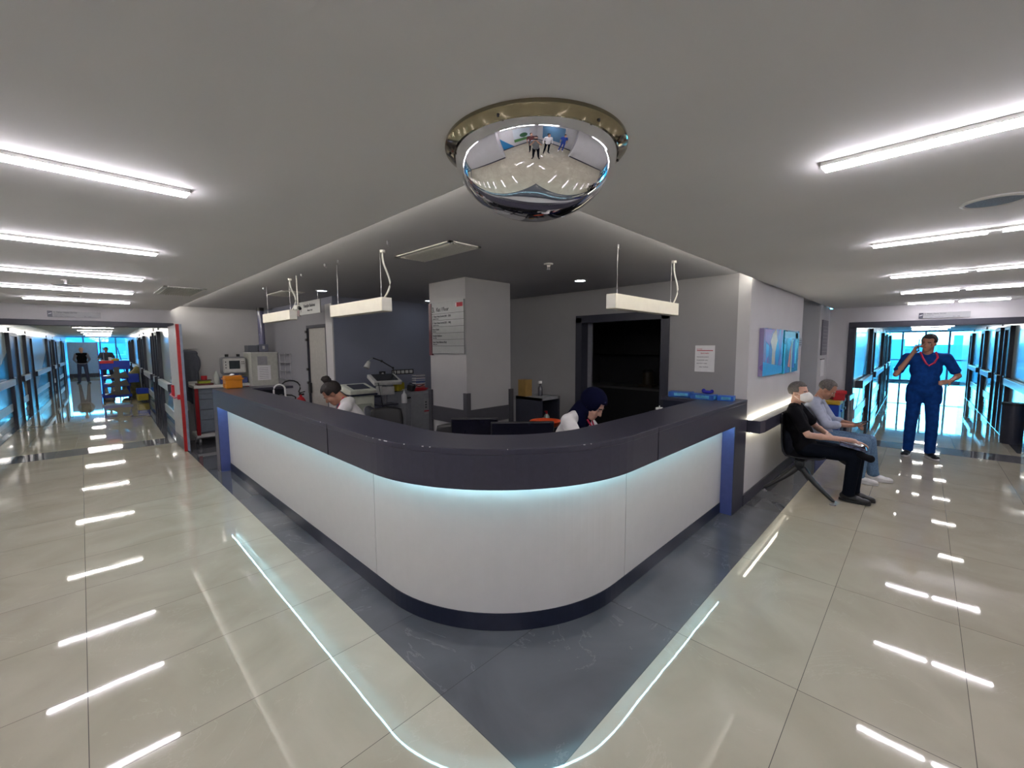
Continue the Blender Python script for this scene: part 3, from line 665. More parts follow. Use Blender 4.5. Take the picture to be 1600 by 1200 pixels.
MB().box(6.82, 1.9, 1.55, 7.18, 4.5, 2.35).build('body', M_cab, t, world=True)
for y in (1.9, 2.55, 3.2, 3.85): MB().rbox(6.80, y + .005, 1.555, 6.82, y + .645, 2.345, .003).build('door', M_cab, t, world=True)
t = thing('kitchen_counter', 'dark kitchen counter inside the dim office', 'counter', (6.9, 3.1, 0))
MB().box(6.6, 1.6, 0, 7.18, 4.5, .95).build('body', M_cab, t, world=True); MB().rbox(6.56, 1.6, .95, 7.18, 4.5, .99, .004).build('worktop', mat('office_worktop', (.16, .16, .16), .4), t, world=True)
t = thing('coffee_maker', 'dark round coffee maker on the counter of the dim office', 'coffee maker', (6.8, 3.38, .99))
MB().rbox(-.12, -.13, 0, .12, .13, .05, .01).cyl((0, 0, .05), (0, 0, .26), .1, .085).build('body', mat('brown_plastic', (.05, .035, .02), .4), t, smooth=True); MB().lathe([(.10, .26), (.07, .30), (0, .31)]).build('lid', M_black, t, smooth=True)
t = tag(MB().lathe([(.06, 0), (.085, .12), (.07, .3), (.025, .42), (0, .43)], (6.75, 2.62, .99), 24).build('fire_extinguisher_bottle', mat('dark_red', (.10, .012, .015), .4), smooth=True), 'dark red tall bottle at the right end of the office counter', 'bottle')
# notice on the wall
t = thing('notice_sheet', 'white notice sheet with red header on the wall right of the office opening', 'notice', (WR_X, 1.72, 1.55))
MB().box(WR_X - .004, 1.62, 1.41, WR_X - .001, 1.83, 1.70).build('sheet', M_paper, t, world=True)
MB().box(WR_X - .005, 1.64, 1.64, WR_X - .004, 1.81, 1.648).build('header_bar', M_redink, t, world=True)
textlines(t, (-.0042, 1.81 - 1.72, -1.55), (0, -1, 0), (0, 0, 1), [(.0, 1.655, .014, 'DUYURU', 1, M_redink), (.04, 1.61, .016, 'Ziyaret Saatleri', .9, M_redink), (0, 1.57, .012, 'Hasta ziyaretleri günde iki', 1, None), (0, 1.535, .012, 'kez yapılmaktadır. Lütfen', 1, None), (0, 1.50, .012, 'sessiz olunuz ve maske', 1, None), (.03, 1.46, .012, 'takınız. Teşekkürler', 1, None)])
# sockets on the back wall
t = thing('socket_strip', 'black strip of five white sockets on the grey blue wall', 'socket', (3.72, Y2, 1.28))
MB().rbox(3.52, Y2 - .012, 1.245, 3.93, Y2, 1.325, .006).build('plate', M_black, t, world=True)
for k in range(5): MB().rbox(3.535 + k * .078, Y2 - .018, 1.26, 3.595 + k * .078, Y2 - .012, 1.31, .004).build('socket', M_lgrey, t, world=True)
t = thing('wall_phone_plate', 'small black wall plate with a white plug left of the socket strip', 'socket', (3.36, Y2, 1.26))
MB().rbox(3.30, Y2 - .012, 1.21, 3.41, Y2, 1.31, .006).build('plate', M_black, t, world=True); MB().ell((3.355, Y2 - .018, 1.26), (.022, .012, .03)).build('plug', M_lgrey, t, smooth=True, world=True)
# narrow service door in the left wall
f = struct('door_2', MB().box(X2 - .015, PY0, 0, X2 + .13, PY0 + .05, PZ).box(X2 - .015, PY1 - .02, 0, X2 + .13, PY1, PZ).box(X2 - .015, PY0, PZ - .045, X2 + .13, PY1, PZ), M_frame, 'dark framed narrow service door', bevel=.003)
MB().box(X2 + .02, PY0 + .05, 0.01, X2 + .06, PY1 - .02, PZ - .045).build('leaf', mat('service_door_grey', (.42, .41, .38), .4), f)
for z in (.35, .6, 1.1, 1.32, 1.8, 1.93): MB().box(X2 - .03, PY1 - .03, z, X2 + .0, PY1 + .03, z + .04).build('hinge', M_black, f)
MB().rbox(X2 - .02, PY1 - .06, .95, X2 + .02, PY1 + .01, 1.12, .006).build('lock', M_black, f)
# pillar edge beside it
struct('trim_12', MB().box(X2 - .02, Y2 - .012, 0, X2, PY0 - .0, 2.335), M_wall, 'pale edge pillar right of the service door')

# ------------------------------------------------------------------ rail, pictures, boards on the right wall
t = thing('light_rail', 'thick dark wall rail with glowing strips behind the waiting bench', 'rail', (6.0, WR_Y, .85))
MB().prism([(4.83, WR_Y), (4.83, WR_Y - .13), (4.95, WR_Y - .15), (7.2, WR_Y - .15), (7.34, WR_Y - .03), (7.34, WR_Y)], .79, .92).build('rail', M_slate, t, world=True, bevel=.004)
MB().box(4.86, WR_Y - .028, .9205, 7.3, WR_Y - .008, .926).build('light_strip', M_rail_led, t, world=True); MB().box(4.86, WR_Y - .05, .784, 7.3, WR_Y - .03, .7895).build('light_strip', M_rail_led, t, world=True)
def art_mat(name, cols, seed):
    m = bpy.data.materials.new(name); m.use_nodes = True; nt = m.node_tree; n = nt.nodes; l = nt.links; b = n['Principled BSDF']
    tcx = n.new('ShaderNodeTexCoord'); mp = n.new('ShaderNodeMapping'); mp.inputs['Scale'].default_value = (3.2, 1, 1.5); mp.inputs['Location'].default_value = (seed, 0, seed * .7)
    v = n.new('ShaderNodeTexVoronoi'); v.inputs['Scale'].default_value = 3.0; no = n.new('ShaderNodeTexNoise'); no.inputs['Scale'].default_value = 2.5
    l.new(tcx.outputs['Object'], mp.inputs[0]); l.new(mp.outputs[0], no.inputs[0])
    mixv = n.new('ShaderNodeMixRGB'); mixv.inputs[0].default_value = .12; l.new(mp.outputs[0], mixv.inputs[1]); l.new(no.outputs['Color'], mixv.inputs[2]); l.new(mixv.outputs[0], v.inputs['Vector'])
    r = n.new('ShaderNodeValToRGB'); r.color_ramp.interpolation = 'CONSTANT'
    sp = n.new('ShaderNodeSeparateXYZ'); l.new(v.outputs['Color'], sp.inputs[0])
    while len(r.color_ramp.elements) < len(cols): r.color_ramp.elements.new(.5)
    for i, c_ in enumerate(cols): r.color_ramp.elements[i].position = i / len(cols); r.color_ramp.elements[i].color = (*c_, 1)
    l.new(sp.outputs[0], r.inputs[0]); l.new(r.outputs[0], b.inputs['Base Color']); b.inputs['Roughness'].default_value = .25; b.inputs['Coat Weight'].default_value = .12; b.inputs['Coat Roughness'].default_value = .03; b.inputs['Specular IOR Level'].default_value = .3
    return m
def picture(x0, x1, z0, z1, label, cols, seed, shapes):
    t = thing('picture', label, 'picture', ((x0 + x1) / 2, WR_Y, (z0 + z1) / 2))
    MB().box(x0, WR_Y - .045, z0, x1, WR_Y - .001, z1).build('canvas', art_mat('painting_%d' % seed, cols, seed), t, world=True)
    for pts, c_ in shapes:
        MB().poly([(x0 + u * (x1 - x0), WR_Y - .046, z0 + v * (z1 - z0)) for u, v in pts], .001).build('painted_shape', mat('paint_%02d%02d%02d' % tuple(int(q * 99) for q in c_), c_, .3), t, world=True)
picture(5.16, 6.03, 1.36, 1.885, 'purple and blue abstract painting with a pale yellow figure, nearer the desk', [(.05, .25, .55), (.1, .35, .7), (.3, .25, .45), (.25, .15, .4), (.12, .18, .4), (.3, .3, .5)], 1,
        [([(.33, .72), (.42, .55), (.42, .1), (.58, .1), (.58, .5), (.68, .75), (.58, 1.0), (.42, .88)], (.62, .48, .25)), ([(.0, .0), (1, .0), (1, .16), (.5, .22), (0, .3)], (.04, .28, .6)), ([(.05, .75), (.3, .62), (.4, .98), (.04, .98)], (.28, .12, .38)), ([(.75, .2), (.9, .45), (.97, .25), (.9, .1)], (.10, .06, .35))])
picture(6.10, 6.93, 1.345, 1.885, 'teal and blue abstract painting with an orange streak, farther from the desk', [(.01, .12, .16), (.02, .10, .14), (.04, .04, .3), (.03, .2, .3), (.06, .04, .1), (.02, .3, .4)], 5,
        [([(.28, .15), (.42, .12), (.46, .7), (.36, .5)], (.65, .15, .02)), ([(.46, .0), (.54, .0), (.56, .8), (.48, .8)], (.55, .65, .55)), ([(.58, .1), (.72, .1), (.7, .85), (.58, .7)], (.02, .06, .45)), ([(.72, .2), (.84, .2), (.9, .95), (.72, .95)], (.1, .65, .85)), ([(.0, .82), (1, .82), (1, .97), (0, .97)], (.12, .42, .55))])
t = thing('wall_label', 'small grey door plate beside the second painting at the wall end', 'sign', (7.2, WR_Y, 1.74))
MB().box(7.10, WR_Y - .012, 1.68, 7.33, WR_Y, 1.80).build('plate', M_sign, t, world=True)
for z in (1.7, 1.73, 1.76): MB().box(7.13, WR_Y - .0135, z, 7.30, WR_Y - .012, z + .008).build('rule', M_ink, t, world=True)
t = thing('information_board', 'tall grey information board on the short wall before the right corridor', 'sign', (9.25, WR_Y, 1.8))
MB().box(8.95, WR_Y - .02, 1.52, 9.5, WR_Y, 2.13).build('panel', mat('board_grey', (.16, .16, .19), .4), t, world=True)
for k in range(8): MB().box(9.0, WR_Y - .0215, 1.58 + k * .062, 9.45, WR_Y - .02, 1.584 + k * .062).build('rule', M_lgrey, t, world=True)
t = thing('paper_holder', 'white sheet in a clear holder below the information board', 'notice', (9.2, WR_Y, 1.3))
MB().box(9.0, WR_Y - .012, 1.15, 9.35, WR_Y - .002, 1.44).build('sheet', M_paper, t, world=True); MB().box(8.99, WR_Y - .014, 1.44, 9.36, WR_Y, 1.455).build('clip', M_black, t, world=True)
tag(MB().rbox(7.7, 2.2, 0.6, 7.95, 2.29, 1.22, .01).build('cabinet_box', M_navy), 'tall dark box on the blue niche wall behind the seated men', 'box')

# ------------------------------------------------------------------ red fire door leaf of the left corridor
t = thing('fire_door', 'open grey fire door leaf with a red edge and red push bar', 'door', (1.16, YW, 0))
MB().box(1.085, 8.58, .012, 1.145, YW - .06, 2.07).build('leaf', M_lgrey, t, world=True)
MB().box(1.078, 8.555, .01, 1.12, 8.60, 2.08).build('edge_bar', mat('red_paint', (.45, .02, .02), .35), t, world=True)
MB().box(1.12, 8.555, .01, 1.155, 8.585, 2.08).build('edge_trim', mat('blue_grey_metal', (.25, .30, .38), .4), t, world=True)
MB().rbox(1.045, 9.22, .86, 1.085, 9.30, 1.06, .008).build('bar_housing', M_red, t, world=True)
MB().rbox(1.045, 8.62, .86, 1.085, 8.68, .94, .008).build('bar_housing', M_red, t, world=True)
MB().tube([(1.05, 9.26, .93), (1.02, 9.2, .90), (1.02, 8.74, .88), (1.05, 8.65, .9)], .012, 8).build('push_bar', mat('pink_red_bar', (.6, .12, .18), .3), t, world=True)
MB().box(1.083, 8.60, .012, 1.086, YW - .06, .22).build('kick_plate', M_slate, t, world=True)
# ------------------------------------------------------------------ things on the counter
def carton(loc, rz, s, label, name, m1, m2, lid=True):
    t = thing(name, label, 'box', loc, rz)
    a, b, c = s
    MB().rbox(-a, -b, 0, a, b, c, .003).build('carton', m1, t)
    MB().box(-a - .001, -b * .7, c * .25, -a + .001, b * .5, c * .8).box(-a * .5, -b - .001, c * .2, a * .3, -b, c * .75).build('print', m2, t)
    return t
# orange box
t = thing('medical_waste_box', 'orange plastic box with a lid on the left end of the counter', 'box', (1.45, 6.87, CT), 0)
M_or = mat('orange_plastic', (.62, .22, .01), .35, var=.04)
MB().prism([(-.10, -.085), (.10, -.085), (.10, .085), (-.10, .085)], 0, .125).build('tub', M_or, t, bevel=.012)
MB().rbox(-.115, -.098, .12, .115, .098, .142, .006).rbox(-.10, -.085, .138, .10, .085, .175, .016, 3).build('lid', M_or, t)
for y in (-.04, .0, .04): MB().rbox(-.108, y - .012, .02, -.098, y + .012, .07, .003).build('rib', M_or, t)
MB().poly([(-.02, -.03, .174), (.03, -.01, .19), (.0, .04, .20), (-.04, .02, .18)], .004).build('tissue', M_paper, t)
M_bl1 = mat('blue_carton', (.02, .11, .45), .4, var=.2); M_bl2 = mat('blue_carton_print', (.10, .40, .62), .4, var=.3)
carton((4.62, 1.90, CT), 10, (.07, .12, .055), 'flat light blue glove carton farthest from the post on the right counter end', 'glove_box', M_bl1, M_bl2)
carton((4.55, 1.63, CT), -8, (.06, .12, .055), 'blue glove carton in the middle of the three on the right counter end', 'glove_box', M_bl1, M_bl2)
carton((4.58, 1.42, CT), 5, (.05, .075, .05), 'small bright blue carton nearest the post on the right counter end', 'glove_box', mat('bright_blue_carton', (.015, .12, .55), .4), M_bl2)
t = thing('blue_cap', 'folded dark blue cloth cap lying on the middle glove carton', 'cap', (4.56, 1.60, CT + .057))
MB().ell((0, 0, .018), (.04, .055, .018)).ell((.005, .04, .03), (.022, .02, .022)).ell((0, -.045, .028), (.02, .018, .02)).build('cloth', mat('royal_blue_cloth', (.012, .012, .30), .7), t, remesh=.005, sm=2)
# small white punch on inner ledge
t = tag(MB().rbox(4.34, 2.0, .987, 4.40, 2.06, 1.03, .006).cyl((4.37, 2.03, 1.03), (4.37, 2.03, 1.05), .006).build('white_clip', M_paper), 'small white clip on the inner ledge near the office opening', 'clip')
MB().box(4.30, 1.70, .0, 4.46, 2.12, .985).build('ledge', M_navy, desk, world=True)

# ------------------------------------------------------------------ inside the desk: monitors, chairs
def monitor(loc, rz, w, h, label, tilt=-8):
    t = thing('computer_monitor', label, 'monitor', loc, rz)
    MB().rbox(-.12, -.09, 0, .12, .09, .015, .006).build('base', M_black, t)
    MB().box(-.025, .02, .01, .025, .05, .2).build('neck', M_black, t)
    MB().rbox(-w / 2, -.005, .14, w / 2, .03, .14 + h, .008, rot=(tilt, 0, 0)).build('screen', M_black, t)
    MB().box(-w / 2 + .01, -.008, .15, w / 2 - .01, -.005, .13 + h, rot=(tilt, 0, 0), piv=(0, .012, .14 + h / 2)).build('panel', mat('screen_dark', (.01, .01, .02), .15), t)
monitor((2.30, 2.70, .75), -43, .40, .205, 'black monitor behind the middle of the counter, left of the pair', 5)
monitor((2.49, 2.32, .75), -43, .52, .195, 'wide black monitor behind the middle of the counter, right of the pair', 5)
monitor((1.76, 5.80, .75), -100, .42, .20, 'black monitor behind the left arm near the faucet', 10)
def office_chair(loc, rz, label, mesh=False, h=1.0):
    t = thing('office_chair', label, 'chair', loc, rz)
    MB().rbox(-.23, -.22, .44, .23, .22, .51, .03, 3).build('seat', M_black, t)
    m = MB(); n = 9
    g = []
    for i in range(n):
        row = []
        for j in range(n):
            u = i / (n - 1) * 2 - 1; v = j / (n - 1); r = .21 * (1 - .25 * max(0, v - .6))
            row.append(m.bm.verts.new((u * r, -.22 - .03 * (1 - u * u) - .05 * v, .58 + v * (h - .58) - .03 * u * u * v)))
        g.append(row)
    for a, b in zip(g, g[1:]):
        for k in range(n - 1): m.bm.faces.new((a[k], a[k + 1], b[k + 1], b[k]))
    o = m.build('backrest', M_black, t, smooth=True); q = o.modifiers.new('s', 'SOLIDIFY'); q.thickness = .03
    MB().cyl((0, -.2, .46), (0, -.25, .7), .015).build('back_post', M_black, t)
    MB().cyl((0, 0, .1), (0, 0, .45), .025).build('column', M_steel, t)
    for k in range(5):
        a = k * 2 * math.pi / 5; c_, s_ = math.cos(a), math.sin(a)
        b = MB().cyl((0, 0, .11), (.27 * c_, .27 * s_, .07), .02, .014).build('foot', M_black, t); MB().ell((.27 * c_, .27 * s_, .03), (.028, .028, .03)).build('caster', M_black, b, smooth=True)
    return t
office_chair((2.60, 4.74, 0), 150, 'black office chair with a low backrest in front of the ultrasound cart', h=.92)
office_chair((2.35, 3.2, 0), 120, 'black office chair whose curved backrest just shows before the column', h=.93)
t = thing('bowl', 'orange red plastic bowl on the desk behind the monitors', 'bowl', (3.0, 2.5, .93))
MB().lathe([(.06, 0), (.12, .03), (.15, .075), (.145, .075), (.115, .035), (0, .01)], seg=36).build('bowl', mat('orange_red_plastic', (.55, .06, .01), .3), t, smooth=True)
# shelf to the right of the column
t = thing('shelf_unit', 'dark shelf against the right side of the column', 'shelf', (3.78, 3.35, 0))
MB().box(3.66, 3.12, 0, 3.69, 3.52, 1.10).box(3.98, 3.12, 0, 4.01, 3.52, 1.10).build('side_panel', M_frame, t, world=True)
for z in (.35, .72, 1.07): MB().box(3.66, 3.12, z, 4.01, 3.52, z + .03).build('shelf', M_grey, t, world=True)
t = tag(MB().rbox(3.68, 3.38, 1.10, 3.80, 3.5, 1.30, .004).build('ochre_folder', mat('ochre_card', (.25, .15, .04), .6)), 'ochre card file standing on the dark shelf', 'folder')
t = thing('spray_bottle', 'small white spray bottle on top of the dark shelf', 'bottle', (3.86, 3.3, 1.10)); MB().lathe([(.03, 0), (.03, .1), (.012, .13), (.012, .15)], seg=18).build('bottle', mat('dark_bottle', (.04, .04, .05), .3), t, smooth=True); MB().rbox(-.03, -.012, .15, .02, .012, .18, .004).build('nozzle', M_paper, t)
t = thing('sanitizer_bottle', 'clear bottle with a red pump on the lower shelf', 'bottle', (3.86, 3.2, .752)); MB().lathe([(.035, 0), (.035, .11), (.015, .14)], seg=18).build('bottle', mat('cloudy_plastic', (.30, .36, .34), .3), t, smooth=True); MB().cyl((0, 0, .14), (0, 0, .17), .012).box(-.03, -.008, .165, .01, .008, .178).build('pump', M_red, t)
t = tag(MB().rbox(3.70, 3.16, .752, 3.79, 3.26, .86, .02).build('cotton_roll', M_lgrey), 'small pale roll beside the clear bottle on the lower shelf', 'roll')
MB()
# ------------------------------------------------------------------ equipment against the grey blue wall
t = thing('ultrasound_machine', 'white portable medical machine with a dark top screen, left of the monitor stand', 'machine', (2.67, 5.62, 0))
M_cream = mat('cream_plastic', (.58, .60, .52), .4)
MB().prism([(-.17, -.14), (.17, -.14), (.2, .16), (-.2, .16)], .45, 1.03).build('body', M_cream, t, bevel=.02)
MB().rbox(-.19, -.17, 1.06, .19, .18, 1.15, .02, 3, rot=(12, 0, 0)).build('top_case', M_cream, t)
MB().rbox(-.2, -.18, 1.035, .2, .18, 1.06, .01).build('blue_band', M_navy, t)
MB().box(-.12, -.12, 1.145, .12, .1, 1.155, rot=(12, 0, 0)).build('screen', mat('screen_grey', (.05, .055, .07), .15), t)
MB().rbox(-.12, -.152, .62, .12, -.138, .92, .02).build('front_panel', mat('green_grey_plastic', (.35, .38, .33), .4), t)
for s in (-1, 1): MB().tube([(s * .19, -.1, 1.0), (s * .26, -.12, 1.0), (s * .26, -.02, 1.0), (s * .2, .0, 1.0)], .014, 8).build('handle', M_navy, t)
MB().box(-.15, -.12, .1, .15, .12, .45).build('trolley', M_grey, t)
for sx in (-1, 1):
    for sy in (-1, 1): MB().cyl((sx * .17 - .012, sy * .13, .05), (sx * .17 + .012, sy * .13, .05), .05).build('wheel', M_black, t)
t = thing('round_mask', 'clear round breathing mask hanging in front of the white machine', 'mask', (2.66, 5.30, .82))
MB().lathe([(.085, 0), (.095, .01), (.085, .02), (.06, .06), (.02, .09)], seg=30).build('mask', M_glass2, t, smooth=True); t.rotation_euler = (math.radians(70), 0, .3)
MB().lathe([(.085, -.005), (.1, .005), (.085, .012)], seg=30).build('rim', M_lgrey, t, smooth=True)
# monitor stand
t = thing('monitor_cart', 'grey medical cart carrying a tilted monitor, left of the small fridge', 'cart', (3.12, 5.70, 0))
MB().rbox(-.21, -.16, 1.19, .21, .16, 1.25, .015, 3, rot=(18, 0, -8)).build('monitor_case', M_lgrey, t)
MB().box(-.16, -.12, 1.252, .16, .13, 1.258, rot=(18, 0, -8), piv=(0, 0, 1.22)).build('screen', mat('screen_dark2', (.03, .03, .03), .2), t)
MB().cyl((0, .02, .15), (0, .02, 1.18), .03).build('column', M_grey, t)
MB().box(-.1, -.1, 1.0, .1, .08, 1.12).build('printer', M_lgrey, t); MB().rbox(-.15, -.12, .84, .15, .12, .86, .005).build('shelf', M_slate, t)
MB().box(-.2, -.16, .12, .2, .16, .16).build('base', M_grey, t)
for sx in (-1, 1):
    for sy in (-1, 1): MB().cyl((sx * .17 - .012, sy * .13, .06), (sx * .17 + .012, sy * .13, .06), .06).build('wheel', M_black, t)
t = thing('soap_bottle', 'white pump bottle hanging at the side of the monitor cart', 'bottle', (3.31, 5.48, .87)); MB().lathe([(.04, 0), (.042, .02), (.04, .12), (.014, .15), (.014, .17)], seg=20).build('bottle', M_paper, t, smooth=True); MB().cyl((0, 0, .17), (0, 0, .2), .006).box(-.03, -.006, .195, .008, .006, .207).build('pump', M_paper, t)
t = tag(MB().tube([(2.95, 5.58, 1.2), (2.93, 5.5, 1.1), (2.95, 5.5, .98), (2.98, 5.52, .85), (2.96, 5.5, .7), (3.0, 5.5, .55)], .006, 6).build('cable', M_black), 'black cable drooping down the left side of the monitor cart', 'cable')
# fridge
t = thing('small_fridge', 'small grey fridge with a red printed sheet beside the column', 'fridge', (3.62, 5.75, 0))
M_fr = mat('fridge_grey', (.30, .31, .34), .35)
MB().rbox(-.28, -.25, .02, .30, .3, 1.02, .01).build('body', M_fr, t); MB().rbox(-.20, -.285, .05, .30, -.255, .99, .01).build('door', M_fr, t); MB().rbox(-.27, -.28, .93, -.2, -.25, .95, .004).build('hinge', M_black, t)
s_ = MB().box(.02, -.2875, .66, .22, -.286, .9).build('sheet', mat('fridge_sheet', (.36, .36, .38), .6), t); MB().box(.02, -.289, .70, .22, -.288, .72).build('red_bar', M_redink, s_)
for z in (.76, .8, .84): MB().box(.04, -.289, z, .07, -.288, z + .018).build('icon', M_ink, s_)
t = thing('red_tray', 'red kidney shaped tray on top of the small fridge', 'tray', (3.65, 5.62, 1.02)); MB().lathe([(0, 0), (.12, 0), (.15, .03), (.145, .032), (.12, .008), (0, .008)], seg=30).build('tray', M_red, t, smooth=True)
t.scale = (1.15, .8, 1)
for i, (z, c_, nm) in enumerate([(1.02, (.45, .12, .10), 'red capped'), (1.10, (.10, .14, .35), 'blue capped'), (1.18, (.25, .25, .3), 'grey capped')]):
    t = thing('tube_rack', 'white rack of %s sample tubes, %s of the stack beside the column' % (nm, ['lowest', 'middle', 'topmost'][i]), 'rack', (3.84, 5.9, z), group='stacked racks of sample tubes')
    MB().rbox(-.09, -.06, 0, .09, .06, .012, .003).rbox(-.09, -.06, .05, .09, .06, .06, .003).build('rack', M_paper, t)
    for k in range(7): MB().cyl((-.072 + k * .024, -.05, .01), (-.072 + k * .024, -.05, .075), .009, seg=10).build('tube', mat('tube_%d' % i, c_, .3), t)
# lamp with jointed arm
t = thing('examination_lamp', 'jointed arm lamp with a small cream head reaching over the medical carts', 'lamp', (3.36, 5.80, 1.02))
MB().cyl((0, 0, 0), (0, 0, .04), .06).build('base', M_black, t)
pl = [(0, 0, .03), (-.02, 0, .26), (-.05, -.02, .36), (-.24, -.03, .47), (-.38, -.03, .52)]
MB().tube(pl, .009, 8).build('arm', M_black, t)
for p in pl[1:4]: MB().ell(p, .018).build('joint', M_black, t, smooth=True)
MB().tube([(-.38, -.03, .52), (-.43, -.04, .5), (-.47, -.05, .46)], .006, 8).build('arm', M_steel, t)
MB().cyl((-.45, -.05, .47), (-.50, -.06, .38), .025, .045, cap=True).build('shade', M_lgrey, t)
tag(MB().rbox(3.28, 5.66, 1.03, 3.44, 5.76, 1.16, .02, rot=(0, 0, 20)).build('glove_pack', mat('yellow_plastic', (.55, .45, .03), .5)), 'crumpled yellow packet between the monitor cart and the fridge', 'packet')
tag(MB().rbox(3.44, 5.52, 1.03, 3.54, 5.62, 1.12, .015, rot=(10, 0, 30)).tube([(3.46, 5.6, 1.1), (3.42, 5.5, 1.16), (3.55, 5.46, 1.1), (3.68, 5.5, 1.12)], .006, 6).build('probe_holder', M_black), 'black holder with a looped cable on the left of the fridge top', 'holder')
# ------------------------------------------------------------------ far left corner behind the desk end
t = thing('crash_cart', 'grey medical cart with drawers and red corner posts in the far left corner', 'cart', (1.72, 9.12, 0))
MB().box(-.37, -.18, .22, .39, .22, 1.0).build('body', mat('cart_blue_grey', (.16, .19, .23), .4), t)
for x in (-.41, .36): MB().rbox(x, -.225, .18, x + .055, -.17, 1.04, .01).build('post', mat('cart_red', (.32, .008, .012), .35), t)
for z0, z1 in ((.24, .44), (.45, .62), (.63, .80), (.81, .90), (.91, .99)):
    dr = MB().rbox(-.35, -.205, z0, .355, -.18, z1, .006).build('drawer', MATS['cart_blue_grey'], t); MB().box(-.15, -.212, z1 - .03, .2, -.205, z1 - .015).build('pull', M_grey, dr)
MB().rbox(-.42, -.26, 1.0, .42, .26, 1.05, .01).rbox(-.42, .2, 1.05, .42, .26, 1.1, .01).build('top', M_white, t)
MB().rbox(-.42, -.22, .14, .42, .24, .2, .01).build('base', M_white, t)
for sx in (-1, 1):
    for sy in (-1, 1): MB().cyl((sx * .37 - .015, sy * .17, .06), (sx * .37 + .015, sy * .17, .06), .06).cyl((sx * .37, sy * .17, .06), (sx * .37, sy * .17, .15), .012).build('wheel', M_steel, t)
t = thing('defibrillator', 'grey defibrillator with a small screen on a blue stand, on the medical cart', 'monitor', (1.93, 9.05, 1.052))
t.scale = (1.12, 1.0, 1.15)
MB().rbox(-.17, -.1, .14, .17, .1, .42, .05, 4).build('case', M_grey, t); MB().rbox(-.155, -.125, .17, .155, -.095, .40, .03, 3).build('front', M_lgrey, t)
MB().box(-.075, -.128, .23, .075, -.125, .36).build('screen', mat('screen_slate', (.03, .04, .045), .2), t)
for i in range(3): MB().ell((-.12, -.126, .25 + i * .045), (.01, .005, .008)).build('button', M_black, t, smooth=True)
for i in range(2):
    for j in range(2): MB().ell((.105 + i * .025, -.126, .31 + j * .03), (.008, .005, .008)).build('button', M_black, t, smooth=True)
for s in (-1, 1): MB().cyl((s * .08, 0, .41), (s * .08, 0, .46), .025).build('knob', M_black, t)
MB().rbox(-.2, -.12, 0, .18, .1, .1, .02).rbox(-.06, -.1, .08, .06, .08, .16, .02).build('stand', mat('blue_grey_stand', (.06, .08, .22), .4), t)
tag(MB().lathe([(.042, 0), (.045, .02), (.045, .16), (.02, .2), (.012, .24), (0, .24)], (1.66, 9.0, 1.052), 20).build('cleaning_bottle', mat('pale_bottle', (.45, .48, .44), .4), smooth=True), 'pale plastic bottle left of the defibrillator on the medical cart', 'bottle')
tag(MB().cyl((1.48, 9.03, 1.139), (1.48, 9.03, 1.21), .045).build('red_cup', M_red, smooth=True), 'dark red cup on the stacked trays at the left of the medical cart', 'cup')
tag(MB().rbox(1.36, 8.93, 1.051, 1.60, 9.12, 1.08, .006).build('brown_tray', mat('maroon_tray', (.12, .02, .02), .4)), 'dark maroon tray at the bottom of the small stack on the medical cart', 'tray')
tag(MB().rbox(1.39, 8.96, 1.081, 1.56, 9.10, 1.12, .006).build('green_box', mat('lime_green', (.35, .40, .03), .5)), 'lime green box on the maroon tray', 'box')
tag(MB().rbox(1.38, 8.96, 1.121, 1.58, 9.10, 1.138, .004).build('serving_board', mat('brown_lid', (.10, .06, .02), .5)), 'flat brown board between the green box and the red cup', 'board')
# cabinet with sheets, pneumatic tube
t = thing('storage_cabinet', 'tall cream cabinet with papers taped to its front in the far corner', 'cabinet', (2.38, 8.95, 0))
MB().rbox(-.23, -.22, 0, .21, .3, 1.60, .006).build('body', mat('cabinet_cream', (.46, .47, .42), .45), t); MB().box(-.235, -.225, 1.6, .215, .3, 1.615).build('top', M_lgrey, t)
MB().box(-.13, -.223, 1.38, .03, -.22, 1.54).build('grey_sheet', mat('grey_sheet', (.3, .3, .32), .6), t)
s_ = MB().box(-.14, -.224, 1.10, .08, -.22, 1.37).build('white_sheet', M_paper, t)
for k in range(7): MB().box(-.11, -.2255, 1.13 + k * .032, .04, -.2245, 1.134 + k * .032).build('printed_line', M_ink, s_)
tag(MB().rbox(2.14, 8.85, 1.62, 2.30, 9.1, 1.74, .006).build('grey_bin', mat('bin_grey', (.10, .11, .13), .5)), 'small dark grey bin on top of the tall cream cabinet', 'bin')
t = thing('pneumatic_tube', 'vertical violet grey tube from the ceiling down to the tall cabinet', 'tube', (2.40, 8.95, 1.62))
MB().cyl((0, 0, .12), (0, 0, .82), .055, seg=28).build('pipe', mat('violet_tube', (.16, .16, .26), .15, coat=.5), t, smooth=True); MB().cyl((0, 0, .76), (0, 0, .82), .062, seg=28).build('collar', M_black, t)
MB().rbox(-.08, -.08, 0, .08, .08, .14, .01).build('station', mat('station_grey', (.14, .15, .2), .4), t); MB().box(-.02, -.083, .05, .02, -.08, .11).build('display', M_lgrey, t)
# wire rack
t = thing('wire_rack', 'thin wire rack on the left wall beside the tall cabinet', 'rack', (X2, 8.3, 1.1))
for y in (-.28, 0, .28): MB().cyl((-.02, y, 0), (-.02, y, .5), .004, seg=6).build('upright', M_steel, t)
for z in (.02, .17, .32, .47): MB().box(-.07, -.28, z, -.005, .28, z + .006).build('tray', M_grey, t)
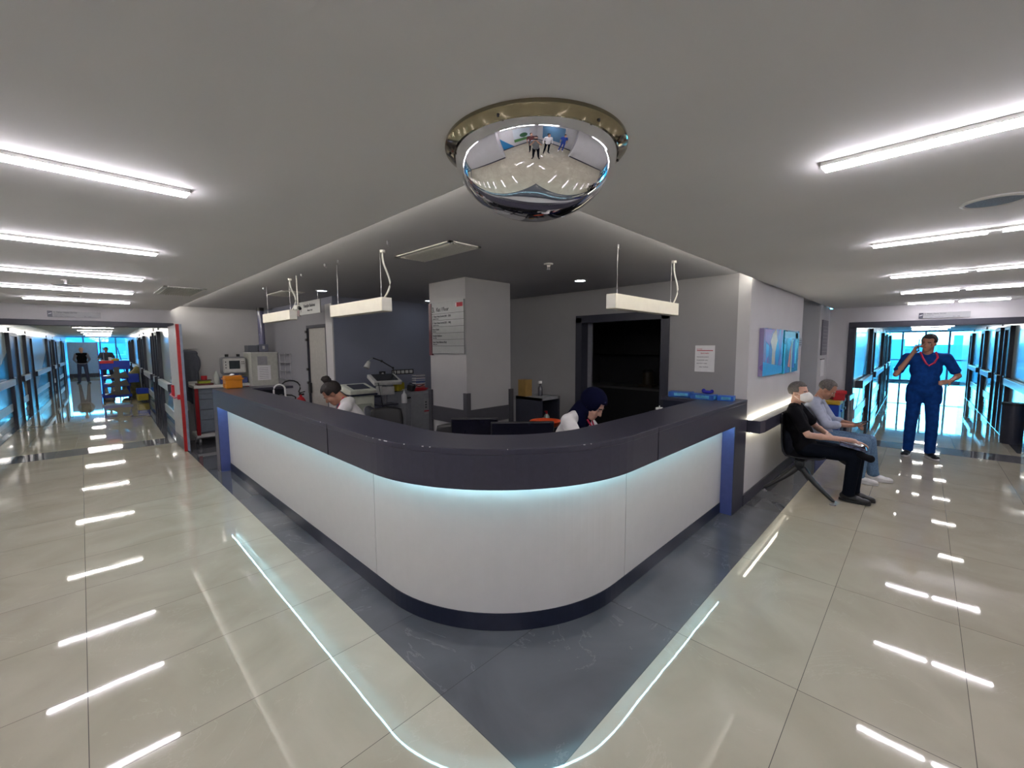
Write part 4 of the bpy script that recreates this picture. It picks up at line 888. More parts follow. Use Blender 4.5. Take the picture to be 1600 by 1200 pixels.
# hanging gowns
t = thing('hanging_gowns', 'grey protective gowns hanging in the corner behind the open fire door', 'gown', (1.36, 9.49, 0))
m = MB()
for k in range(5): m.ell((-.10 + k * .045, -.02 - .01 * (k % 2), 1.2 - .03 * k), (.045, .03, .48))
m.cap((-.10, 0, 1.62), (.08, 0, 1.60), .05, .05); m.ell((.10, -.02, 1.42), (.06, .04, .16)); m.ell((0, -.02, 1.5), (.1, .04, .14))
m.build('gown', mat('gown_grey', (.10, .11, .14), .8), t, remesh=.014, sm=3)
MB().cyl((-.12, .06, 1.68), (.14, .06, 1.68), .01).build('hook_rail', M_steel, t)
tag(MB().rbox(1.20, YW - .1, .55, 1.32, YW, .75, .02).build('white_dispenser', M_lgrey), 'pale small dispenser low on the end wall behind the fire door', 'dispenser')
# basin wall items behind the left arm
t = thing('faucet', 'white gooseneck faucet behind the left end of the counter', 'faucet', (1.88, 6.1, .86))
pts = [(0, 0, 0), (0, 0, .26)] + [(-.07 + .07 * math.cos(a), .0, .28 + .07 * math.sin(a)) for a in [k / 8 * math.pi for k in range(9)]] + [(-.14, 0, .2)]
MB().tube(pts, .011, 10).build('spout', M_paper, t, smooth=True); MB().cyl((0, 0, 0), (0, 0, .05), .022).build('base', M_paper, t)
t = thing('side_cabinet', 'low dark cabinet carrying the faucet', 'cabinet', (2.0, 6.2, 0)); MB().rbox(-.2, -.25, 0, .25, .3, .82, .01).build('body', M_frame, t); MB().rbox(-.22, -.27, .82, .27, .32, .86, .006).build('top', M_lgrey, t)
t = thing('fire_extinguisher', 'red fire extinguisher with a looped black hose near the service door', 'fire extinguisher', (2.46, 7.24, .45))
MB().lathe([(.0, 0), (.075, 0), (.08, .02), (.08, .36), (.05, .43), (.02, .45), (.02, .48), (0, .48)], seg=28).build('cylinder', M_red, t, smooth=True)
MB().rbox(-.03, -.015, .47, .05, .015, .5, .004).rbox(-.03, -.012, .51, .07, .012, .525, .004, rot=(0, -12, 0)).build('valve', M_black, t)
hp = [(0, 0, .49)] + [(-.14 + .15 * math.cos(a), .03, .60 + .12 * math.sin(a)) for a in [-.6 + k / 12 * 5.4 for k in range(13)]] + [(-.08, 0, .45), (-.085, 0, .2)]
MB().tube(hp, .011, 8).build('hose', M_black, t, smooth=True)
MB().box(-.1, -.1, -.01, .1, .1, 0).cyl((0, 0, -.45), (0, 0, -.01), .03).box(-.12, -.12, -.45, .12, .12, -.43).build('stand', M_frame, t)
# ------------------------------------------------------------------ people
M_hair_grey = mat('hair_grey', (.12, .108, .10), .8, bump=.35, scale=60, var=.22); M_hair_dark = mat('hair_dark', (.014, .010, .009), .7, bump=.4, scale=60, var=.2)
M_eye = mat('eye_dark', (.02, .015, .012), .2); M_tee = mat('black_cotton', (.005, .005, .007), .9, bump=.3, scale=40); M_trk = mat('black_trousers', (.004, .006, .012), .85, bump=.3, scale=30)
M_shirt = mat('light_blue_shirt', (.42, .46, .56), .8, bump=.4, scale=22, var=.06); M_jeans = mat('blue_jeans', (.13, .22, .34), .85, bump=.4, scale=60, var=.15)
M_wshoe = mat('white_leather', (.75, .74, .72), .5); M_bshoe = mat('black_leather', (.012, .012, .013), .35); M_scrub = mat('navy_scrubs', (.006, .045, .21), .85, bump=.4, scale=20, var=.15)
M_coat = mat('white_cotton_coat', (.74, .73, .75), .85, bump=.4, scale=18, var=.04); M_mask = mat('white_mask', (.85, .84, .82), .8)

for nm_ in ('black_cotton', 'black_trousers', 'light_blue_shirt', 'blue_jeans', 'navy_scrubs', 'white_cotton_coat'): MATS[nm_].node_tree.nodes['Principled BSDF'].inputs['Specular IOR Level'].default_value = .12
def frame_of(f, u):
    f = V(f).normalized(); u = V(u); r = f.cross(u).normalized(); u = r.cross(f).normalized()
    return Matrix((r, f, u)).transposed()        # columns: right, forward, up

def head_mesh(m, H, f, u, s=1.0):
    R = frame_of(f, u)
    def P(x, y, z): return V(H) + R @ V((x, y, z)) * s
    def E(c, r): m.ell(P(*c), tuple(q * s for q in r), R, 20, 14)
    E((0, -.012, .035), (.074, .095, .088)); E((0, .02, -.03), (.060, .072, .075)); E((0, .045, -.075), (.040, .045, .040)); E((0, .068, -.095), (.022, .018, .018))
    E((-.038, .058, -.028), (.026, .028, .03)); E((.038, .058, -.028), (.026, .028, .03))
    m.cap(P(-.036, .078, .022), P(.036, .078, .022), .011 * s, .011 * s, 10)
    m.cap(P(0, .086, .012), P(0, .106, -.026), .009 * s, .013 * s, 10); E((-.013, .094, -.03), (.009, .011, .008)); E((.013, .094, -.03), (.009, .011, .008))
    m.cap(P(-.018, .080, -.058), P(.018, .080, -.058), .008 * s, .008 * s, 8); m.cap(P(-.015, .079, -.068), P(.015, .079, -.068), .008 * s, .008 * s, 8)
    for sx in (-1, 1): E((sx * .074, -.008, -.005), (.010, .020, .032))
    return R, P

def hair_obj(H, f, u, style, m_, parent, s=1.0, vox=.006):
    R = frame_of(f, u)
    b = MB()
    rr = (.082, .104, .094) if style != 'bun' else (.086, .108, .096)
    b.ell((0, 0, 0), rr, None, 48, 34)
    dl = []
    for fc in b.bm.faces:
        c = fc.calc_center_median()
        front = c.y > (.050 if abs(c.x) > .05 else .030) and c.z < .045 + (.0 if style != 'receding' else .02)
        mid = abs(c.x) > .05 and -.015 < c.y <= .06 and c.z < -.025
        low = c.z < (-.055 if style == 'short' or style == 'receding' else -.07)
        if front or low or mid: dl.append(fc)
    bmesh.ops.delete(b.bm, geom=dl, context='FACES')
    if style == 'bun':
        b.ell((0, -.05, .115), (.045, .04, .035), None, 16, 10); b.ell((-.02, -.04, .14), (.02, .03, .015))
    for v in b.bm.verts:
        v.co += V((random.uniform(-.002, .002), random.uniform(-.002, .002), random.uniform(-.002, .003)))
        v.co = V(H) + R @ ((v.co + V((0, -.014, .038))) * s)
    o = b.build('hair', m_, parent, smooth=True); q = o.modifiers.new('s', 'SOLIDIFY'); q.thickness = .016 * s; q.offset = -.6
    r = o.modifiers.new('remesh', 'REMESH'); r.mode = 'VOXEL'; r.voxel_size = .006; r.use_smooth_shade = True; q = o.modifiers.new('smooth', 'SMOOTH'); q.iterations = 4
    return o

def hand_mesh(m, Wr, d, nrm, curl=.5, side=1, s=1.0, spread=1.0):
    """wrist point, direction of the hand, palm normal; fingers curl towards the palm normal; side=+1 thumb to the right of d seen along -normal"""
    d = V(d).normalized(); n = V(nrm); n = (n - d * n.dot(d)).normalized(); w = d.cross(n).normalized() * side
    W0 = V(Wr)
    m.cap(W0, W0 + d * .03 * s, .024 * s, .026 * s, 12)
    for k in (-1.2, -.4, .4, 1.2): m.cap(W0 + d * .02 * s + w * k * .012 * s, W0 + d * .085 * s + w * k * .019 * s, .013 * s, .0115 * s, 10)
    tips = []
    for k, L in ((-1.5, .062), (-.5, .074), (.5, .080), (1.5, .072)):
        p = W0 + d * .088 * s + w * k * .0185 * s; a = curl * .55; dd = d
        for seg, (l_, r_) in enumerate(((.46, .0092), (.32, .0086), (.26, .0078))):
            dd = (d * math.cos(a) + n * math.sin(a)).normalized(); dd = (dd + w * k * .04 * spread).normalized()
            q = p + dd * L * l_ * s; m.cap(p, q, r_ * s, r_ * .93 * s, 10); p = q; a += curl * .85
        tips.append(p)
    t0 = W0 + d * .025 * s + w * .022 * s; t1 = t0 + (d * .6 + w * .75 + n * .3).normalized() * .042 * s; t2 = t1 + (d * .8 + w * .25 + n * .5 * curl).normalized() * .032 * s
    m.cap(t0, t1, .014 * s, .011 * s, 10); m.cap(t1, t2, .0105 * s, .009 * s, 10)
    return tips

def limb(m, a, b, c, ra, rb, rc, bulge=0):
    m.cap(a, b, ra, rb); m.cap(b, c, rb, rc)
    if bulge: 
        a, b, c = V(a), V(b), V(c); q = b.lerp(c, .3); m.ell(q, (rb * 1.08,) * 3)

def shoe(parent, A, f, m_, L=.27, w=.048, sole=None):
    f = V((f[0], f[1], 0)).normalized(); r = V((f.y, -f.x, 0)); A = V(A); base = V((A.x, A.y, 0)); g = A.z - .085
    b = MB(); P = lambda y, x, z: base + f * y + r * x + V((0, 0, z + max(0, g)))
    R = frame_of(f, (0, 0, 1))
    b.ell(P(-.03, 0, .055), (.036, .050, .045), R, 16, 10); b.ell(P(.05, 0, .042), (.042, .08, .038), R, 16, 10); b.ell(P(.13, .003, .032), (.045, .065, .030), R, 16, 10)
    b.cyl(P(-.02, 0, .05), P(-.015, 0, .105), .040, .037, 16)
    b.box(-.001, -.001, 0, .001, .001, .001)
    for v in b.bm.verts: v.co.z = max(v.co.z, .012 + max(0, g))
    o = b.build('shoe', m_, parent, remesh=.009, sm=2)
    s_ = MB(); pts = []
    for k in range(24):
        a = k / 24 * 2 * math.pi; y = .055 + .138 * math.sin(a); x = (.047 if math.sin(a) > 0 else .040) * math.cos(a); p = P(y, x, 0); pts.append((p.x, p.y))
    s_.prism(pts, max(0, g) + .001, max(0, g) + .026); s_.build('sole', sole or m_, o)
    return o

def human(name, label, loc, rz, J, L, group=None, vox=.009, s=1.0):
    """J: joints in local metres (x right, y forward, z up)"""
    t = thing(name, label, 'person', loc, rz, group)
    P, C, N, H = V(J['P']), V(J['C']), V(J['N']), V(J['H']); hf, hu = J.get('hf', (0, 1, 0)), J.get('hu', (0, 0, 1))
    up = (N - P).normalized(); side = V(J['RS']) - V(J['LS']); side.normalize(); fw = up.cross(side).normalized() * -1
    if fw.y < 0 and not J.get('flip'): fw = -fw
    RT = Matrix((side, fw, up)).transposed(); k = L.get('girth', 1.0)
    body = MB()
    def torso(m, e, k2=1.0):
        m.ell(P + up * .02, (.150 * k + e, .105 * k * k2 + e, .12 + e), RT, 20, 14); m.ell(P.lerp(C, .5) + fw * .012 * k2, (.138 * k + e, .105 * k * k2 + e, .16 + e), RT, 20, 14)
        m.ell(C, (.155 * k + e, .110 * k + e, .16 + e), RT, 20, 14)
        LS, RS = V(J['LS']), V(J['RS']); m.cap(LS - up * .005, RS - up * .005, .052 * k + e, .052 * k + e, 16); m.cap(C + up * .08 - side * .07, C + up * .08 + side * .07, .085 * k + e, .085 * k + e, 16)
        m.cap(LS, N - up * .03, .045 + e, .055 + e, 12); m.cap(RS, N - up * .03, .045 + e, .055 + e, 12)
    torso(body, -.006)
    nk = L.get('neck', .054)
    body.cap(N - up * .02, V(H) + frame_of(hf, hu) @ V((0, -.02, -.05)), nk, nk * .95, 16)
    R, HP = head_mesh(body, H, hf, hu, L.get('hs', 1.0))
    for sd in 'LR':
        limb(body, J[sd + 'S'], J[sd + 'E'], J[sd + 'W'], .042, .036, .026, 1)
        hd = J.get(sd + 'D') or (V(J[sd + 'W']) - V(J[sd + 'E'])); hn = J.get(sd + 'N', (0, 0, -1)); hand_mesh(body, J[sd + 'W'], hd, hn, J.get(sd + 'C', .45), J.get(sd + 'T', 1 if sd == 'L' else -1), 1.0)
        limb(body, J[sd + 'H'], J[sd + 'K'], J[sd + 'A'], .068, .046, .034)
        body.cap(J[sd + 'A'], V(J[sd + 'A']) + V((0, .01, -.03)), .033, .033)
    body.build('body', L['skin'], t, remesh=vox, sm=2)
    # shirt
    sh = MB(); torso(sh, .012, L.get('belly', 1.0))
    for sd in 'LR':
        S_, E_, W_ = V(J[sd + 'S']), V(J[sd + 'E']), V(J[sd + 'W'])
        if L['sleeve'] == 'short': q = S_.lerp(E_, .72); sh.cap(S_, q, .066, .060); sh.cyl(q, q + (E_ - S_).normalized() * .02, .062, .064)
        elif L['sleeve'] == 'none': pass
        elif L['sleeve'] == 'half': sh.cap(S_, E_, .064, .055); q = E_.lerp(W_, .42); sh.cap(E_, q, .055, .05); sh.cyl(q - (W_ - E_).normalized() * .05, q, .054, .054)
        else: sh.cap(S_, E_, .062, .052); q = E_.lerp(W_, .93); sh.cap(E_, q, .05, .036)
    if L.get('hem'): 
        for sd in 'LR': q = V(J[sd + 'H']).lerp(V(J[sd + 'K']), L['hem']); sh.cap(V(J[sd + 'H']) + V((0, 0, .08)), q, .100 * k, .098 * k)
    sh.build('shirt', L['shirt'], t, remesh=vox, sm=10)
    # trousers
    tr = MB(); tr.ell(P - up * .01, (.150 * k, .112 * k, .115), RT, 20, 14)
    for sd in 'LR':
        H_, K_, A_ = V(J[sd + 'H']), V(J[sd + 'K']), V(J[sd + 'A']); tr.cap(P.lerp(H_, .6), H_, .088 * k, .084 * k); q = K_.lerp(A_, .97); tr.cap(H_, K_, .084 * k, .066 * k); tr.cap(K_, q, .068 * k, .056 * k); tr.cyl(q, q + (A_ - K_).normalized() * .03, .058 * k, .060 * k)
    tr.build('trousers', L['trousers'], t, remesh=vox, sm=8)
    for sd in 'LR':
        f = J.get(sd + 'F', (0, 1)); shoe(t, J[sd + 'A'], f, L['shoes'], sole=L.get('sole'))
    if L.get('hair'): hair_obj(H, hf, hu, L.get('hairstyle', 'short'), L['hair'], t, L.get('hs', 1.0))
    if L.get('face', True):
        for sx, nm in ((-1, 'eye'), (1, 'eye')):
            e = MB().ell(HP(sx * .031, .0735, .003), tuple(q for q in (.0115, .0085, .0065)), R, 12, 8).build(nm, mat('eye_white', (.6, .58, .55), .25), t, smooth=True)
            MB().ell(HP(sx * .031, .0805, .003), (.0052, .0025, .0052), R, 10, 6).build('iris', M_eye, e, smooth=True)
        MB().cap(HP(-.048, .082, .024), HP(-.018, .090, .028), .0042, .0045, 8).build('eyebrow', L.get('hair') or M_hair_dark, t, smooth=True)
        MB().cap(HP(.018, .090, .028), HP(.048, .082, .024), .0045, .0042, 8).build('eyebrow', L.get('hair') or M_hair_dark, t, smooth=True)
        MB().cap(HP(-.018, .0865, -.063), HP(.018, .0865, -.063), .0028, .0028, 8).build('lips', mat('lips', (.35, .12, .10), .5), t, smooth=True)
    return t, R, HP

def lanyard(t, pts, m_=None, w=.012, nm='lanyard'):
    MB().tube(pts, w * .5, 6).build(nm, m_ or mat('red_lanyard', (.55, .02, .08), .6), t)

# --- seated man with mask (faces -y: local y -> world -y, local x -> world -x)
SEAT = .44
J1 = dict(P=(0, .00, .53), C=(.0, -.10, .80), N=(0, -.13, 1.00), H=(.01, -.085, 1.145), hf=(.34, .93, .02), hu=(0, -.05, 1),
    LS=(-.19, -.13, .955), RS=(.19, -.10, .955), LE=(-.24, .06, .73), RE=(.24, .06, .70), LW=(.02, .21, .70), RW=(.05, .42, .665),
    LD=(1, .25, .1), LN=(0, -.3, -1), LC=.5, RD=(-.35, 1, -.25), RN=(.1, 0, -1), RC=.35,
    LH=(-.09, .05, .51), RH=(.09, .05, .51), LK=(-.10, .47, .50), RK=(.09, .46, .50), LA=(-.04, .46, .09), RA=(.10, .43, .09), LF=(.12, 1), RF=(.05, 1))
m1, R, HP = human('person', 'seated man in black clothes and white mask on the near end of the bench', (5.83, .93, 0), 180, J1,
    dict(skin=M_skin3, shirt=M_tee, trousers=M_trk, shoes=M_bshoe, sleeve='short', hair=M_hair_grey, girth=1.0, sole=M_black), vox=.008)
b = MB(); n = 13; g = []
for i in range(n):
    row = []
    for j in range(n):
        u, v = i / (n - 1) * 2 - 1, j / (n - 1) * 2 - 1; wq = math.sqrt(max(0, 1 - .72 * abs(u) ** 2.2 - .0 * v))
        y = .080 + .046 * (1 - abs(v) ** 2.2) * (1 - abs(u) ** 2) + .022 * (1 - u * u)
        row.append(b.bm.verts.new(HP(u * .066, y - .03 * abs(u) ** 2, -.045 + v * .058 * (1 - .45 * u * u))))
    g.append(row)
for a, c_ in zip(g, g[1:]):
    for k in range(n - 1): b.bm.faces.new((a[k], a[k + 1], c_[k + 1], c_[k]))
o = b.build('face_mask', M_mask, m1, smooth=True); q = o.modifiers.new('s', 'SOLIDIFY'); q.thickness = .004; q.offset = 1
for sx in (-1, 1): MB().tube([HP(sx * .064, .045, -.01), HP(sx * .078, .0, .01), HP(sx * .08, -.02, -.01), HP(sx * .078, -.002, -.035), HP(sx * .064, .04, -.07)], .0015, 6).build('ear_loop', M_mask, o)
# things on his lap
t = thing('plastic_pouch', 'clear plastic pouch with dark papers under the masked man\'s hand', 'pouch', (5.78, .50, .60), 180)
MB().rbox(-.10, -.12, 0, .10, .12, .03, .012, 3, rot=(-14, 6, 10)).build('pouch', mat('glossy_pouch', (.05, .06, .12), .12, coat=.6, var=.6, scale=25), t)
for k in range(5): MB().box(-.07 + k * .03, -.10, .034, -.06 + k * .03, .08, .036, rot=(-14, 6, 14)).build('glint', mat('clear_fold', (.35, .37, .45), .1), t)  # pale strips painted as glints on the plastic folds
t = thing('black_bag', 'small black bag hanging over the masked man\'s knees', 'bag', (5.72, .44, .52), 180)
MB().ell((0, .05, .0), (.08, .08, .035), Euler((-.35, 0, 0)).to_matrix()).ell((-.02, .10, -.02), (.07, .04, .04)).build('bag', M_tee, t, remesh=.012, sm=2)

# --- second seated man
J2 = dict(P=(0, .00, .53), C=(.0, -.06, .80), N=(0, -.04, 1.00), H=(.0, .06, 1.12), hf=(.05, .80, -.55), hu=(0, .55, .8),
    LS=(-.19, -.05, .955), RS=(.19, -.05, .955), LE=(-.25, .10, .70), RE=(.25, .10, .70), LW=(-.06, .33, .70), RW=(.07, .34, .70),
    LD=(.6, .8, .0), LN=(.3, -.2, -1), LC=.7, RD=(-.5, .85, .05), RN=(-.4, .1, .9), RC=.55, RT=1,
    LH=(-.09, .05, .51), RH=(.09, .05, .51), LK=(-.12, .50, .51), RK=(.10, .47, .51), LA=(-.12, .56, .09), RA=(.10, .44, .09), LF=(-.1, 1), RF=(.1, 1))
m2, R, HP = human('person', 'seated grey haired man in light blue shirt and jeans looking down at his phone', (6.72, .93, 0), 180, J2,
    dict(skin=M_skin2, shirt=M_shirt, trousers=M_jeans, shoes=M_wshoe, sleeve='half', hair=M_hair_grey, hairstyle='receding', girth=1.06, belly=1.3, sole=M_wshoe), vox=.008)
MB().poly([HP(-.05, -.03, -.12), HP(.05, -.03, -.12), HP(.06, .07, -.15), HP(0, .09, -.17), HP(-.06, .07, -.15)], .012).build('collar', M_shirt, m2)
t = thing('mobile_phone', 'dark mobile phone held by the seated man in the blue shirt', 'phone', (6.70, .50, .735), 180)
MB().rbox(-.038, -.075, 0, .038, .075, .009, .006, 3, rot=(18, 0, 10)).build('phone', M_black, t); MB().rbox(-.034, -.068, .009, .034, .068, .010, .0004, 1, rot=(18, 0, 10), piv=(0, 0, .0045)).build('screen', mat('phone_screen', (.05, .06, .08), .1), t)

# --- standing man in scrubs, phone at his right ear (image left), facing the camera
ang = math.degrees(math.atan2(8.75, -.02))   # direction to camera is -x
J3 = dict(P=(0, 0, .97), C=(0, -.01, 1.27), N=(0, -.015, 1.49), H=(-.01, .03, 1.645), hf=(.30, .93, -.18), hu=(-.08, .12, 1),
    LS=(-.20, -.01, 1.44), RS=(.20, -.01, 1.44), LE=(-.33, -.02, 1.19), RE=(.31, .10, 1.19), LW=(-.25, .19, 1.13), RW=(.15, .10, 1.49),
    LD=(.55, .75, -.1), LN=(.6, -.3, -.5), LC=.5, RD=(-.30, -.12, 1), RN=(-.9, .4, .1), RC=.85, RT=1,
    LH=(-.088, 0, .92), RH=(.088, 0, .92), LK=(-.11, .03, .50), RK=(.11, .02, .50), LA=(-.11, -.01, .09), RA=(.12, -.02, .09), LF=(-.55, 1), RF=(.2, 1))
m3, R, HP = human('person', 'standing man in dark blue scrubs holding a phone to his ear', (8.80, -.03, 0), 90, J3,
    dict(skin=M_skin2, shirt=M_scrub, trousers=M_scrub, shoes=M_bshoe, sleeve='short', hair=M_hair_dark, girth=1.06, belly=1.2, hem=.20, sole=M_wshoe, neck=.062), vox=.009)
m3.scale = (1.04, 1.04, 1.045)
lanyard(m3, [(-.09, .06, 1.52), (-.11, .115, 1.44), (-.08, .152, 1.37), (-.03, .165, 1.33), (.0, .16, 1.36), (.04, .13, 1.44), (.07, .06, 1.52)], w=.024)
t = thing('mobile_phone', 'dark mobile phone at the ear of the standing man in scrubs', 'phone', (8.80, -.03, 0), 90)
MB().rbox(.088, .02, 1.60, .100, .095, 1.77, .004, rot=(14, 0, 0)).build('phone', M_black, t)
J_w = None

# --- nurse at the left arm of the desk: faces image-left, head down
def face_rz(fx, fy): return math.degrees(math.atan2(-fx, fy))
J4 = dict(P=(0, -.18, .56), C=(0, -.05, .84), N=(0, .03, 1.04), H=(0, .15, 1.115), hf=(.0, .72, -.68), hu=(0, .70, .70),
    LS=(-.18, .0, 1.0), RS=(.18, .0, 1.0), LE=(-.22, .16, .76), RE=(.22, .16, .76), LW=(-.10, .36, .80), RW=(.12, .36, .80),
    LH=(-.08, -.15, .53), RH=(.08, -.15, .53), LK=(-.09, .25, .50), RK=(.09, .25, .50), LA=(-.09, .2, .09), RA=(.09, .2, .09))
m4, R, HP = human('person', 'seated nurse in a white coat with a dark hair bun, head bowed over the desk', (1.98, 4.42, .09), face_rz(-.72, .42), J4,
    dict(skin=M_skin2, shirt=M_coat, trousers=M_trk, shoes=M_wshoe, sleeve='long', hair=M_hair_dark, hairstyle='bun', girth=.95), vox=.010)
lanyard(m4, [HP(.05, -.06, -.10), (.06, .09, .98), (.03, .13, .9), (0, .14, .84), (-.03, .13, .9), (-.06, .09, .98), HP(-.05, -.06, -.10)])
MB().tube([HP(-.05, -.07, .11), HP(.0, -.10, .13), HP(.06, -.08, .11)], .006, 6).build('hair_clip', M_black, m4)
t = thing('office_chair', 'x', 'chair'); 
for ch in list(t.children): bpy.data.objects.remove(ch)
bpy.data.objects.remove(t)
cN = office_chair((2.10, 4.38, 0), face_rz(-.72, .42), 'black office chair under the nurse with the hair bun', h=.8)

# --- nurse in a dark headscarf at the middle of the desk
J5 = dict(P=(0, -.18, .56), C=(0, -.04, .84), N=(0, .05, 1.04), H=(0, .17, 1.12), hf=(.12, .80, -.60), hu=(0, .62, .78),
    LS=(-.18, .02, 1.0), RS=(.18, .02, 1.0), LE=(-.25, .15, .80), RE=(.25, .17, .80), LW=(-.05, .34, .90), RW=(.07, .34, .91), LD=(.5, .8, .15), RD=(-.3, .9, .1), LN=(.3, 0, 1), RN=(-.3, 0, 1), LC=.8, RC=.8, LT=-1, RT=1,
    LH=(-.08, -.15, .53), RH=(.08, -.15, .53), LK=(-.09, .25, .50), RK=(.09, .25, .50), LA=(-.09, .2, .09), RA=(.09, .2, .09))
m5, R, HP = human('person', 'seated nurse in a dark blue headscarf and white coat looking down at a phone', (2.92, 2.12, .09), face_rz(.20, -.75), J5,
    dict(skin=M_skin3, shirt=M_coat, trousers=M_trk, shoes=M_wshoe, sleeve='long', girth=.95), vox=.009)
b = MB()
b.ell(HP(0, -.018, .035), (.096, .118, .112), R, 28, 20)
dl = []
Ri = R.transposed()
for fc in b.bm.faces:
    c_ = Ri @ (fc.calc_center_median() - HP(0, 0, 0))
    if c_.y > .035 and abs(c_.x) < .062 and c_.z < .075: dl.append(fc)
bmesh.ops.delete(b.bm, geom=dl, context='FACES')
o = b.build('headscarf', mat('navy_scarf', (.004, .005, .022), .95, bump=.3, spec=.08), m5, smooth=True); q = o.modifiers.new('s', 'SOLIDIFY'); q.thickness = .012
b = MB(); b.ell(HP(0, -.03, -.06), (.080, .085, .07), R, 20, 14); b.cap(HP(-.05, -.02, -.10), (-.06, .07, .97), .05, .065); b.cap(HP(.05, -.02, -.10), (.06, .07, .97), .05, .065); b.cap(HP(0, -.06, -.08), (0, .0, .98), .07, .08); b.cap(HP(-.045, .01, -.12), HP(.045, .01, -.12), .032, .032)
b.build('scarf_drape', MATS['navy_scarf'], o, remesh=.010, sm=3)
lanyard(m5, [(.05, .14, 1.0), (.02, .18, .92), (0, .2, .86), (-.02, .18, .92), (-.05, .14, 1.0)], w=.016)
office_chair((2.93, 2.42, 0), face_rz(.20, -.75), 'black office chair under the nurse with the headscarf', h=.86)
t = thing('mobile_phone', 'dark mobile phone in the hands of the nurse with the headscarf', 'phone', (3.04, 1.72, 1.01), face_rz(.20, -.75))
MB().rbox(-.038, -.06, 0, .038, .07, .010, .004, rot=(25, 0, 0)).build('phone', M_black, t)

# --- two men far down the left corridor
JS = dict(P=(0, 0, .95), C=(0, -.01, 1.24), N=(0, -.01, 1.47), H=(0, .03, 1.625), hf=(.4, .9, 0), hu=(0, 0, 1),
    LS=(-.19, -.01, 1.42), RS=(.19, -.01, 1.42), LE=(-.27, -.06, 1.16), RE=(.27, -.06, 1.16), LW=(-.14, -.18, .95), RW=(.14, -.18, .95), LD=(.4, -.2, -.5), RD=(-.4, -.2, -.5),
    LH=(-.10, 0, .91), RH=(.10, 0, .91), LK=(-.13, .03, .50), RK=(.12, .02, .50), LA=(-.16, -.01, .09), RA=(.15, .0, .09), LF=(-.4, 1), RF=(.4, 1))
human('person', 'bald man in a dark sleeveless vest standing far down the left corridor', (.0, 29.3, 0), 180, JS,
    dict(skin=M_skin, shirt=mat('grey_shirt', (.20, .20, .24), .8), trousers=mat('dark_jeans', (.04, .05, .10), .8), shoes=M_bshoe, sleeve='long', girth=1.05), vox=.018, s=1)
far1 = [o for o in S.objects if o.get('label', '').startswith('bald man')][0]
vb = MB(); vb.ell((0, 0, 1.22), (.185, .150, .24)); vb.ell((0, 0, 1.05), (.18, .145, .14)); vb.cap((-.15, 0, 1.42), (.15, 0, 1.42), .07); vb.build('vest', M_tee, far1, remesh=.018, sm=2)
JT = dict(JS, LW=(-.05, .22, 1.05), RW=(.05, .22, 1.05), LE=(-.30, .03, 1.17), RE=(.30, .03, 1.17), LD=(.8, .4, 0), RD=(-.8, .4, 0), hf=(.1, 1, -.1))
human('person', 'heavy man in a grey t-shirt and dark shorts standing behind the cleaning trolley', (.88, 29.6, 0), 180, JT,
    dict(skin=M_skin, shirt=mat('dark_grey_tee', (.06, .07, .09), .8), trousers=mat('dark_shorts', (.03, .03, .05), .8), shoes=M_bshoe, sleeve='short', hair=M_hair_dark, girth=1.25, belly=1.3), vox=.018)

# --- people behind the camera, seen only in the mirror dome
JP = dict(JS, hf=(0, 1, .05), LE=(-.24, .10, 1.24), RE=(.24, .10, 1.24), LW=(-.08, .24, 1.50), RW=(.08, .24, 1.50), LD=(.3, .3, 1), RD=(-.3, .3, 1), LN=(.3, .9, 0), RN=(-.3, .9, 0), LC=.7, RC=.7)
human('person', 'photographer in a grey t-shirt and black trousers with raised hands, mirrored in the dome', (-.28, -.28, 0), face_rz(1, 1), JP,
    dict(skin=M_skin, shirt=mat('mid_grey_tee', (.18, .19, .20), .8), trousers=M_trk, shoes=M_bshoe, sleeve='short', hair=M_hair_dark), vox=.018)
t = thing('mobile_phone', 'mobile phone held up by the photographer, mirrored in the dome', 'phone', (-.035, -.035, 1.66), face_rz(1, 1)); MB().rbox(-.08, -.012, 0, .08, -.004, .075, .004).build('phone', M_black, t)
human('person', 'man in a white shirt standing beside the photographer, mirrored in the dome', (-.20, -1.15, 0), face_rz(1, .9), dict(JS, LW=(-.27, .02, .92), RW=(.27, .02, .92), LD=(0, 0, -1), RD=(0, 0, -1)),
    dict(skin=M_skin, shirt=M_coat, trousers=M_trk, shoes=M_bshoe, sleeve='long', hair=M_hair_dark), vox=.022)
human('person', 'man in a brown red t-shirt behind the photographer, mirrored in the dome', (-1.05, -.60, 0), face_rz(1, .6), dict(JS, LW=(-.27, .02, .92), RW=(.27, .02, .92), LD=(0, 0, -1), RD=(0, 0, -1)),
    dict(skin=M_skin, shirt=mat('brown_red_tee', (.12, .03, .03), .8), trousers=M_trk, shoes=M_bshoe, sleeve='short', hair=M_hair_dark), vox=.016)
human('person', 'person in bright blue scrubs near the back wall, mirrored in the dome', (.55, -2.1, 0), face_rz(.5, .9), dict(JS, LW=(-.27, .02, .92), RW=(.27, .02, .92), LD=(0, 0, -1), RD=(0, 0, -1)),
    dict(skin=M_skin, shirt=mat('bright_blue_scrubs', (.02, .06, .35), .8), trousers=MATS['bright_blue_scrubs'], shoes=M_wshoe, sleeve='short', hair=M_hair_dark), vox=.022)
